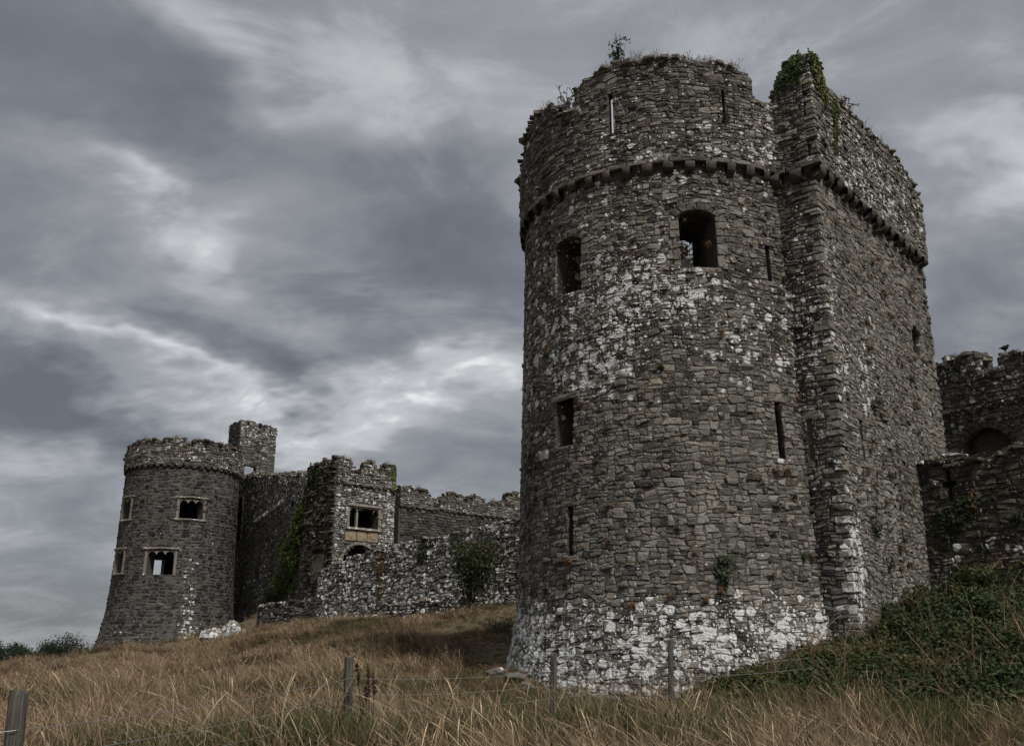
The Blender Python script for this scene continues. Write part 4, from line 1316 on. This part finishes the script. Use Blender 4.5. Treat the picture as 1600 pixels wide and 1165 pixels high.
idx = np.where(near, np.choose(typ, [rg.integers(0, 4, len(X)), rg.integers(4, 6, len(X)), rg.integers(6, 8, len(X))]),
               np.choose(typ, [rg.integers(8, 11, len(X)), rg.integers(11, 13, len(X)), rg.integers(13, 15, len(X))]))
weed = rg.random(len(X)) < np.clip(.05 + .25 * gauss(X, -5.5, 2.2) * gauss(Y, 24, 3.5) + .08 * (mix2 > .7) + .12 * slope * (mixn > .2) + .05 * step(X, -2, 1) * step(Y, 8, 14), 0, .3)
idx = np.where(weed, rg.integers(15, 18, len(X)), idx)
sc = rg.uniform(.65, 1.25, len(X)) * (1 - .45 * step(bh, .02, .25)) * (1 - .15 * slope) * (1 - .10 * step(Y, 26, 36) * step(X, -9, -4)) * (1 - .45 * step(bh, .2, .6))
mix3 = wave(19, 9, .7, 2.4)(X, Y)
sc *= np.clip(.88 + .34 * mix3 + .12 * mix2, .40, 1.5)
sc *= np.where(Y < 9, .85, 1.0) * (1 - .35 * step(Y, 16, 19) * step(X, -3, 0)) * (1 - .2 * step(Y, 24, 32))
sc = np.minimum(sc, 1.2)
rot = np.stack([rg.normal(0, .16, len(X)), rg.normal(0, .16, len(X)), rg.normal(0, .95, len(X))], -1)
scatter('dry_grass', protos, np.stack([X, Y, Z - .02], -1), rot, np.stack([sc, sc, sc], -1), idx)
tag(bpy.data.objects['dry_grass'], 'tall dry straw coloured grass covering the field', None, None, 'stuff')

bp = []
for i in range(4):
    n = 60
    d = rg.normal(0, 1, (n, 3)); d[:, 2] = np.abs(d[:, 2]) * .8 + .15; d /= np.linalg.norm(d, axis=1, keepdims=True)
    v, f = leaf_mesh(d * (.24 * rg.uniform(.3, 1, (n, 1))), d + rg.normal(0, .35, (n, 3)), np.full(n, .066), rg, .4, .72)
    bp.append(mesh_data('bramble_sprig', v, [f], M['bramble']))
for i in range(2):
    v, f = blades(9, rg, (.5, 1.1), .15, .012, .75, .0, .3); bp.append(mesh_data('bramble_cane', v, [f], M['russet']))
n = 21000
X = rg.uniform(2.6, 19, n); Y = rg.uniform(17.3, 29, n)
h = bramble_h(X, Y); k = (h > .05) & ~blocked(X, Y) & (X < .60 * Y + 1.5)
X, Y, h = X[k], Y[k], h[k]
Z = ground_z(X, Y) + h * (1 - rg.random(len(X)) ** 2.2 * .75) - .12
n = len(X)
idx = np.where(rg.random(n) < .03, rg.integers(4, 6, n), rg.integers(0, 4, n))
s_ = rg.uniform(.5, 1.5, n)
scatter('bramble', bp, np.stack([X, Y, Z], -1), np.stack([rg.normal(0, .4, n), rg.normal(0, .4, n), rg.uniform(0, 6.28, n)], -1), np.stack([s_, s_, s_], -1), idx)
tag(bpy.data.objects['bramble'], 'dense dark green brambles heaped at the foot of the turret', None, None, 'stuff')


# ------------------------------------------------------------------ ivy, shrubs and wall plants
def ivy(name, S, blobs, size, mat, label, cat='ivy', seed=1, stem_mat=None):
    """climbing leaves over patches (u, v, radius u, radius v, leaves, thickness) of a wall"""
    r = np.random.default_rng(seed)
    C, N, stems = [], [], []
    for (u, v, ru, rv, n, th) in blobs:
        a = r.uniform(0, 2 * PI, n); q = np.sqrt(r.random(n)) * (1 + .25 * np.sin(3 * a + u) + .15 * np.sin(7 * a + v))
        uu, vv_ = u + ru * q * np.cos(a), v + rv * q * np.sin(a)
        gap = wave(seed + 50, 6, 3, 9)(uu, vv_) > -1.0
        uu, vv_, q = uu[gap], vv_[gap], q[gap]
        dd = .06 + th * r.random(len(uu)) * np.clip(1.15 - q, .15, 1)
        C.append(S(uu, vv_, dd)); N.append(S(uu, vv_, dd + 1) - S(uu, vv_, dd))
        for _ in range(3):
            s0 = r.uniform(-.5, .5) * ru
            t = np.linspace(-1, .8, 8)
            stems.append(S(u + s0 + .15 * ru * np.sin(t * 4 + s0), v + rv * t, .07))
    C, N = np.concatenate(C), np.concatenate(N)
    N = N + r.normal(0, .45, N.shape) + np.array([0, 0, .3])
    root = thing(name, tuple(C.mean(0) * [1, 1, 0] + [0, 0, C[:, 2].min()]), label, cat)
    v, f = leaf_mesh(C, N, np.full(len(C), size), r, .8, .85)
    mesh('foliage', v, [f], mat, root)
    v, f = tubes(stems, [(.02, .008)] * len(stems))
    mesh('stem', v, [f], M['bark'], root, st_const(len(v)))
    return root


def shrub(name, base, height, width, n, size, mat, label, seed, cat='shrub', nst=7, airy=.5, bottom=.25):
    r = np.random.default_rng(seed)
    base = np.array(base, float)
    root = thing(name, tuple(base), label, cat)
    paths, tips = [], []
    for i in range(nst):
        a = r.uniform(0, 2 * PI); l = r.uniform(.2, 1) * width * .5; hh = height * r.uniform(.6, 1.0)
        t = np.linspace(0, 1, 7)[:, None]
        p = base + np.concatenate([np.cos(a) * l * t ** 1.4, np.sin(a) * l * t ** 1.4, hh * t], 1) + r.normal(0, .02 * height, (7, 3)) * t
        paths.append(p)
        for kk in (3, 4, 5):
            e = p[kk] + r.normal(0, .16, 3) * np.array([width, width, height * .7])
            paths.append(np.stack([p[kk], (p[kk] + e) / 2 + [0, 0, .03 * height], e])); tips.append(e)
        tips.append(p[-1])
    v, f = tubes(paths, [(.012 * height + .004, .003 * height + .002)] * len(paths), 4)
    mesh('stem', v, [f], M['bark'], root, st_const(len(v)))
    al = []
    for p in paths:
        m = max(2, int(n / len(paths)))
        t = bottom + (1 - bottom) * r.random(m); q = np.stack([np.interp(t, np.linspace(0, 1, len(p)), p[:, i]) for i in range(3)], -1)
        al.append(q + r.normal(0, airy * .12, (m, 3)) * np.array([width, width, height * .6]))
    C = np.concatenate(al)
    v, f = leaf_mesh(C, r.normal(0, 1, C.shape) + [0, 0, .6], np.full(len(C), size), r)
    mesh('foliage', v, [f], mat, root)
    return root


ivy('ivy', S_tlp, [(TL - .45, 17.45, .38, .35, 260, .16), (TL - .12, 17.75, .25, .35, 200, .2)], .085, M['ivy'], 'green ivy on the left face of the turret peak', seed=2)
ivy('ivy', S_trp, [(.45, 17.55, .38, .5, 420, .18), (.85, 17.1, .25, .4, 160, .12), (.2, 17.9, .3, .25, 160, .2)], .085, M['ivy'], 'green ivy over the right face of the turret peak', seed=3)
ivy('ivy', S_trp, [(1.55, 16.5, .22, .55, 170, .1), (1.35, 15.75, .2, .35, 70, .06), (1.75, 17.1, .15, .3, 60, .1)], .085, M['ivy'], 'thin trail of ivy hanging below the turret parapet edge', seed=4)
ivy('ivy', S_rw, [(10.6, 8.3, 2.0, 1.8, 3600, .9), (12.0, 10.1, 1.1, 1.8, 2000, .8), (9.2, 6.7, 2.2, 1.0, 2200, 1.0), (12.9, 11.6, .5, 1.2, 500, .5), (8.0, 9.3, .8, .9, 300, .4)], .15, M['ivy'],
    'tall bright green ivy hanging on the dark range wall', seed=5)
ivy('ivy', S_rw, [(7.0, 5.3, 1.9, .75, 1900, 1.2), (5.2, 4.9, .9, .5, 600, .9)], .15, M['fern'], 'dark bushy ivy at the foot of the range wall', seed=6)
ivy('ivy', S_glp, [(.8, 13.3, .8, .8, 700, .2), (1.5, 13.2, .4, .7, 260, .2), (.3, 12.4, .4, .6, 180, .2)], .13, M['fern'], 'dark ivy on the gatehouse side parapet', seed=7)
ivy('ivy', S_gp, [(4.25, 13.6, .25, .5, 200, .1), (4.4, 12.6, .15, .35, 70, .1)], .12, M['ivy'], 'small ivy on the right end of the gatehouse battlement', seed=8)
ivy('ivy', S_bw, [(8.35, 7.15, .32, .75, 300, .2)], .13, M['fern'], 'dark ivy clump draped over the forecourt wall', seed=9)
ivy('creeper', S_bw, [(5.3, 6.3, .28, 1.0, 330, .14), (5.35, 5.2, .22, .6, 130, .1)], .12, M['autumn'], 'strip of red brown creeper down the forecourt wall', 'creeper', seed=10)
ivy('ivy', S_lw, [(.9, 5.55, .55, .40, 330, .3), (.55, 5.1, .4, .45, 160, .2), (1.3, 5.9, .35, .25, 110, .25)], .085, M['fern'], 'dark ivy under the cross slit of the low wall', seed=12)
ivy('ivy', S_drum, [(.15, 3.62, .17, .26, 130, .22), (.2, 3.95, .15, .14, 60, .18)], .075, M['fern'], 'dark leafy plant growing low on the big round tower', 'plant', seed=13)

shrub('bush', (-1.9, 46.4, 3.6), 4.0, 2.7, 5200, .12, M['bush'], 'loose dark green bush in front of the forecourt wall', 41, 'bush', 16, 1.0, .04)
p = S_par(-24.5 * DEG, 17.9, -.2); shrub('sapling', tuple(p), 1.1, .85, 260, .07, M['fern'], 'leafy sapling on the highest edge of the big round tower', 42, 'shrub', 9, .4)
p = S_par(-47 * DEG, 16.95, -.2); shrub('sapling', tuple(p), 1.05, .9, 120, .055, M['fern'], 'sparse twiggy sapling in the gap of the round tower parapet', 43, 'shrub', 10, .3)
p = S_trp(3.3, 17.5, -.3); shrub('sapling', tuple(p), 1.1, 1.0, 120, .06, M['dry_leaf'], 'bare brown sapling on top of the turret parapet', 44, 'shrub', 9, .25)
p = S_par(.99, 15.75, .06); shrub('sapling', tuple(p), .55, .45, 110, .06, M['fern'], 'small plant growing below the right slit of the parapet', 45, 'plant', 6, .4)
p = np.array([DC[0] + 3.3 * math.sin(2.84), DC[1] - 3.3 * math.cos(2.84), 14.65]); shrub('bush', tuple(p), 1.5, 1.3, 700, .10, M['autumn'], 'red and green bush seen through the upper window', 46, 'bush', 9, .7, .05)
shrub('shrub', (-.6, 38.5, 2.35), .9, 1.7, 420, .07, M['ivy'], 'low green shrub at the left foot of the big round tower', 47, 'shrub', 9, .7, .05)

# ferns and dry tufts in the joints: shared meshes, each its own object
fern_me = []
for i in range(3):
    r = np.random.default_rng(600 + i)
    n = 34; d = r.normal(0, 1, (n, 3)); d[:, 1] = -np.abs(d[:, 1]); d[:, 2] -= .25
    d /= np.linalg.norm(d, axis=1, keepdims=True)
    v, f = leaf_mesh(d * r.uniform(.02, .15, (n, 1)) * [1.2, .8, 1.0], d, np.full(n, .10), r, 1.2, .3)
    fern_me.append((mesh_data('brown_tuft', v, [f], M['dry_leaf']), mesh_data('green_tuft', v, [f], M['fern'])))


def wall_plants(S, spots, where, seed, mid):
    r = np.random.default_rng(seed)
    for (u, v, green, s) in spots:
        me = fern_me[r.integers(0, 3)][int(green)]
        p = S(u, v, .05); nrm = S(u, v, 1.0) - S(u, v, 0.0)
        o = link('wall_fern' if green else 'dry_tuft', me, None, tuple(p))
        o.rotation_euler = (r.normal(0, .2), 0, math.atan2(nrm[0], -nrm[1])); o.scale = (s, s, s)
        col = 'dark green' if green else 'dry brown'
        zone = ('low on', 'half way up', 'high on')[int(np.searchsorted([5.6, 10.0], v))]
        lr = 'left' if u < mid else 'right'
        tag(o, 'small %s tuft %s the %s side of %s' % (col, zone, lr, where), 'plant', '%s tufts %s the %s side of %s' % (col, zone, lr, where))


r = np.random.default_rng(71)
wall_plants(S_drum, [(-3.4, 9.95, 1, .9), (.97, 9.9, 1, .9), (-3.9, 3.5, 1, 1.0), (-2.0, 2.9, 0, 1.1), (-1.1, 3.1, 0, 1.0), (-.3, 3.0, 0, 1.0), (1.45, 4.6, 1, 1.0), (1.6, 5.3, 1, 1.1),
                     (2.2, 5.6, 1, .8), (2.3, 4.1, 1, 1.0), (1.3, 3.6, 0, 1.0), (.05, 3.2, 0, 1.2), (2.2, 13.4, 1, .8), (-.9, 11.0, 1, .8), (1.7, 6.2, 0, 1.4), (2.0, 6.2, 0, 1.3), (-3.75, 4.05, 0, 1.2)]
            + [(r.uniform(-5.5, 3.0), r.uniform(2.2, 13.5), int(r.random() < .3), r.uniform(.5, 1.0)) for _ in range(38)], 'the big round tower', 72, -.6)
wall_plants(S_tr, [(2.6, 8.35, 1, 1.5), (3.05, 8.6, 1, 1.0), (6.1, 9.9, 1, 1.2), (1.7, 4.9, 1, 1.7), (2.5, 4.0, 1, 1.2), (3.3, 6.5, 1, 1.1), (4.3, 14.15, 1, 1.7), (3.4, 4.6, 1, .9), (2.2, 7.3, 1, 1.0), (4.6, 12.2, 0, 1.3), (3.8, 13.0, 0, 1.2)]
            + [(r.uniform(1.0, 8.4), r.uniform(3.2, 13.8), int(r.random() < .35), r.uniform(.6, 1.2)) for _ in range(44)], 'the square turret', 73, 4.0)
wall_plants(S_lw, [(r.uniform(.2, 3.4), r.uniform(3.6, 6.8), int(r.random() < .7), r.uniform(.8, 1.8)) for _ in range(12)], 'the low wall', 74, 1.6)

# tufts of dry grass along the wall heads
tuft_me = []
for i in range(3):
    v, f = blades(60, np.random.default_rng(700 + i), (.10, .34), .16, .012, .7, .2, .1); tuft_me.append(mesh_data('head_tuft', v, [f], M['russet']))


def head_tufts(S, us, top, where, seed, s=(.7, 1.2), thick=.4):
    r = np.random.default_rng(seed)
    for u in us:
        p = S(u, float(top(np.array(float(u)))) + .03, -r.uniform(.02, thick))
        k = r.uniform(*s)
        o = link('grass_tuft', tuft_me[r.integers(0, 3)], None, tuple(p)); o.rotation_euler = (0, 0, r.uniform(0, 6.28)); o.scale = (k, k, k)
        pl = ('left', 'middle', 'right')[min(2, int(3 * (u - min(us)) / (max(us) - min(us) + 1e-6)))]
        tag(o, 'tuft of dry grass on the %s of the top of %s' % (pl, where), 'grass tuft', 'dry grass tufts, %s of the top of %s' % (pl, where))


head_tufts(S_par, np.r_[np.linspace(-33, 22, 26), -76, -72, -69, -60, -56, -44] * DEG, top_par, 'the big round tower', 81, (.6, 1.15), .25)
head_tufts(S_trp, [2.2, 3.0, 4.2, 5.0, 5.6, 6.3, 6.9, 7.5, 8.1], top_tr, 'the square turret', 82, (.6, 1.1), .3)
head_tufts(S_ftp, np.linspace(-60, 65, 12) * FD, top_f, 'the distant round tower', 83, (1.0, 1.8))
head_tufts(S_gp, [.5, .9, 1.6, 2.4, 2.7, 3.3, 4.0], top_g, 'the gatehouse', 84, (1.0, 1.6))
head_tufts(S_cwp, np.linspace(1.5, 9.3, 9), top_cw, 'the battlement wall', 85, (1.0, 1.6))
head_tufts(S_fc, [-.2, .2, .5, .9, 1.75, 2.0, 2.8], top_fc, 'the right curtain wall', 86, (.8, 1.3))

# ------------------------------------------------------------------ rocks
import bmesh


def rock(name, c, size, label, seed, lich=.75):
    r = np.random.default_rng(seed)
    bm = bmesh.new(); bmesh.ops.create_icosphere(bm, subdivisions=3, radius=1.0)
    v = np.array([q.co[:] for q in bm.verts]); f = np.array([[q.index for q in fc.verts] for fc in bm.faces]); bm.free()
    for _ in range(16):
        nrm = r.normal(0, 1, 3); nrm /= np.linalg.norm(nrm); d = r.uniform(.55, .9)
        e = np.maximum(v @ nrm - d, 0); v = v - e[:, None] * nrm
    v = v * (1 + .05 * wave(seed, 6, 3, 9)(v[:, 0] + v[:, 2], v[:, 1]))[:, None] * np.array(size) / 2 + np.array(c)
    st = np.tile([.55, lich, .2], (len(v), 1)); st[:, 1] *= r.uniform(.6, 1.1, len(v))
    tag(mesh(name, v, [f], M['grey'], None, st), label, 'rock')


rock('fallen_masonry', (-16.3, 55, 2.75), (1.5, 1.2, 1.5), 'large white lichened lump of fallen masonry before the distant tower', 91)
rock('fallen_masonry', (-15.4, 55.2, 2.9), (1.3, 1.1, 1.6), 'tallest white boulder in the fallen heap', 92)
rock('fallen_masonry', (-15.75, 54.5, 2.3), (1.3, .9, .9), 'front low white boulder of the fallen heap', 93)
rock('fallen_masonry', (-14.6, 55.2, 2.75), (.9, .8, .9), 'small grey boulder right of the white heap', 94, .5)
rock('fallen_masonry', (-14.0, 55.0, 2.8), (.8, .8, .7), 'rightmost small boulder of the fallen heap', 95, .5)
rock('fallen_masonry', (-16.9, 54.6, 2.15), (.7, .6, .5), 'small pale stone at the left end of the fallen heap', 97, .8)
rock('fallen_masonry', (-15.2, 54.3, 2.25), (.6, .5, .45), 'small pale stone in front of the fallen heap', 98, .7)
p = S_lw(1.05, 7.35, -.2); rock('loose_stone', tuple(p), (.8, .35, .22), 'pale loose slab lying on the low wall head', 96, .9)

rr = np.random.default_rng(333)
for i, a in enumerate(np.linspace(-66, 8, 11)):
    d_ = 5.35 + rr.uniform(.05, .5); x_ = DC[0] + d_ * math.sin(math.radians(a)); y_ = DC[1] - d_ * math.cos(math.radians(a))
    k_ = rr.uniform(.28, .55)
    side = ('left', 'front', 'right')[min(2, i // 4)]
    rock('fallen_stone', (x_, y_, float(ground_z(x_, y_)) + .10), (k_ * 1.3, k_, k_ * .7), 'small fallen stone in the grass at the %s foot of the big round tower' % side, 340 + i, .22)
    bpy.context.scene.collection.objects[-1]['group'] = 'fallen stones at the %s foot of the big round tower' % side

# ------------------------------------------------------------------ fence
posts = [(-3.57, 7.5, 1.46, .062, 'thick split wooden fence post at the left edge'), (-2.07, 13.0, 1.71, .055, 'grey wooden fence post beside the dark dock plant'),
         (.64, 16.0, 1.76, .055, 'grey wooden fence post left of the tower foot'), (2.93, 19.0, 2.02, .055, 'short weathered fence post against the tower foot')]
for i, (x, y, zt, rad, lab) in enumerate(posts):
    r = np.random.default_rng(120 + i)
    z0 = float(ground_z(x, y)) - .3
    zs = np.linspace(z0, zt, 9); an = np.linspace(0, 2 * PI, 17)[:-1]
    prof = 1 + .10 * np.sign(np.sin(2 * an)) * np.abs(np.sin(2 * an)) + r.normal(0, .05, 16)
    prof[r.integers(0, 16)] *= .72
    V = []
    for j, z in enumerate(zs):
        k = rad * prof * (1 + r.normal(0, .015, 16))
        V.append(np.stack([x + k * np.cos(an) + .02 * (z - z0) * (i - 1.5), y + k * np.sin(an), np.full(16, z) + (j == 8) * r.normal(0, .012, 16)], -1))
    V.append(np.stack([x + .55 * rad * np.cos(an) + .02 * (zt - z0) * (i - 1.5), y + .55 * rad * np.sin(an), np.full(16, zt + .012)], -1))
    V = np.concatenate(V)
    q = np.array([[j * 16 + a, j * 16 + (a + 1) % 16, (j + 1) * 16 + (a + 1) % 16, (j + 1) * 16 + a] for j in range(9) for a in range(16)])
    tag(mesh('fence_post', V, [q, np.array([[9 * 16 + a for a in range(16)]])], M['wood'], None), lab, 'fence post', 'posts of the wire fence')
for j, (dz, lab) in enumerate([(.26, 'topmost strand of the wire fence in the grass'), (.46, 'middle strand of the wire fence in the grass'), (.66, 'lowest strand of the wire fence in the grass')]):
    path = []
    chain = [(-7.5, 4.5, 1.2)] + [(x, y - .06, zt) for x, y, zt, _, _ in posts] + [(6.5, 21.0, 2.2)]
    for a, b in zip(chain[:-1], chain[1:]):
        for t in np.linspace(0, 1, 9)[:-1]:
            q = np.array(a) * (1 - t) + np.array(b) * t
            path.append(q - [0, 0, dz + .05 * 4 * t * (1 - t)])
    v, f = tubes([np.array(path)], [(.0032, .0032)], 5)
    tag(mesh('fence_wire', v, [f], M['wire'], None), lab, 'wire', 'strands of the wire fence')

# dock with dark seed spikes by the second post
T_dock = thing('dock_plant', (-1.78, 12.7, .55), 'dark brown dock seed spikes beside a fence post', 'plant')
r = np.random.default_rng(140); C = []; paths = []
for dx, hh, ln in ((-.10, 1.13, .20), (.04, 1.12, .32), (.12, .98, .18), (.02, .85, .12)):
    t = np.linspace(0, 1, 8)[:, None]
    p = np.array([-1.78 + dx * .4, 12.7, .5]) + np.concatenate([dx * .6 * t - .06 * t ** 2, 0 * t, hh * t], 1)
    paths.append(p)
    m = 170; tt = 1 - ln / hh * 1.2 * r.random(m)
    q = np.stack([np.interp(tt, t[:, 0], p[:, i]) for i in range(3)], -1)
    C.append(q + r.normal(0, .014, (m, 3)))
v, f = tubes(paths, [(.006, .003)] * len(paths)); mesh('stem', v, [f], M['seed'], T_dock)
C = np.concatenate(C); v, f = leaf_mesh(C, r.normal(0, 1, C.shape), np.full(len(C), .022), r, .2, .8); mesh('seed_head', v, [f], M['seed'], T_dock)['kind'] = 'stuff'

# ------------------------------------------------------------------ crow on the right wall
cp = S_fc(2.42, float(top_fc(np.array(2.42))) + .12, -.3)
T_cr = thing('crow', tuple(cp), 'black crow perched on the broken battlement at right', 'bird')
prof = [(-.30, .055, .012, .20), (-.24, .05, .02, .21), (-.14, .06, .05, .23), (-.04, .085, .085, .25), (.06, .095, .10, .27), (.13, .075, .085, .30), (.17, .05, .055, .345), (.205, .052, .052, .375), (.24, .042, .042, .385), (.262, .018, .02, .378), (.31, .004, .006, .365)]
an = np.linspace(0, 2 * PI, 11)[:-1]
V = np.concatenate([np.stack([np.full(10, x), w * np.cos(an), z + h * np.sin(an)], -1) for x, w, h, z in prof])
ca, sa = math.cos(.5), math.sin(.5)
V = np.stack([V[:, 0] * ca - V[:, 1] * sa, V[:, 0] * sa + V[:, 1] * ca, V[:, 2]], -1) + cp
m = len(prof)
q = np.array([[j * 10 + a, j * 10 + (a + 1) % 10, (j + 1) * 10 + (a + 1) % 10, (j + 1) * 10 + a] for j in range(m - 1) for a in range(10)])
mesh('body', V, [q, np.array([list(range(10)), list(range((m - 1) * 10, m * 10))])], M['crow'], T_cr, smooth=True)
for sgn in (-1, 1):
    v, f = tubes([np.array([cp + [0, .035 * sgn, .20], cp + [.02, .04 * sgn, .1], cp + [.01, .04 * sgn, -.02]])], [(.014, .008)])
    mesh('leg', v, [f], M['crow'], T_cr)

# ------------------------------------------------------------------ far trees
trees = [(-171, 330, 13, 7, 'tall dark tree at the left edge of the photo'), (-161.5, 332, 12.6, 6.5, 'round topped far tree, second from the left edge'), (-154, 335, 12.2, 6.5, 'small far tree in the middle of the tree line'),
         (-145.5, 330, 13.4, 8.5, 'broad flat topped far tree, highest of the tree line'), (-138.5, 333, 11.2, 6, 'low far tree nearest the distant round tower'), (-150, 326, 10.6, 7, 'low bushy far tree in front of the flat topped tree'),
         (-158, 327, 10.6, 7, 'low bushy far tree in front of the round topped tree'), (-166, 326, 10.8, 6.5, 'low bushy far tree beside the left edge tree'), (-133, 332, 10.4, 7, 'far tree hidden partly behind the distant round tower')]
for i, (x, y, hh, ww, lab) in enumerate(trees):
    ww = ww * 1.45
    r = np.random.default_rng(900 + i)
    z0 = float(ground_z(x, y)) - .2
    T = thing('far_tree', (x, y, z0), lab, 'tree', 'trees on the skyline')
    t = np.linspace(0, 1, 6)[:, None]
    trunk = np.array([x, y, z0]) + np.concatenate([.3 * np.sin(2 * t), 0 * t, hh * .6 * t], 1)
    paths = [trunk]; cl = []
    for k in range(15):
        a = r.uniform(0, 2 * PI); q = r.uniform(.2, 1.15)
        flat = .85 if 'flat' in lab else .72
        e = np.array([x + np.cos(a) * ww * .42 * q, y + np.sin(a) * ww * .42 * q, z0 + hh * (flat - .30 * q + r.uniform(-.22, .12))])
        b0 = trunk[r.integers(2, 5)]
        paths.append(np.stack([b0, (b0 + e) / 2 + [0, 0, .2], e])); cl.append(e)
    v, f = tubes(paths, [(.28, .16)] + [(.12, .04)] * 15, 6); mesh('trunk', v, [f], M['bark'], T, st_const(len(v)))
    C = np.concatenate([e + r.normal(0, 1, (170, 3)) * [ww * .14, ww * .14, hh * .075] for e in cl])
    v, f = leaf_mesh(C, r.normal(0, 1, C.shape) + [0, 0, .5], np.full(len(C), .55), r); mesh('crown', v, [f], M['tree'], T)
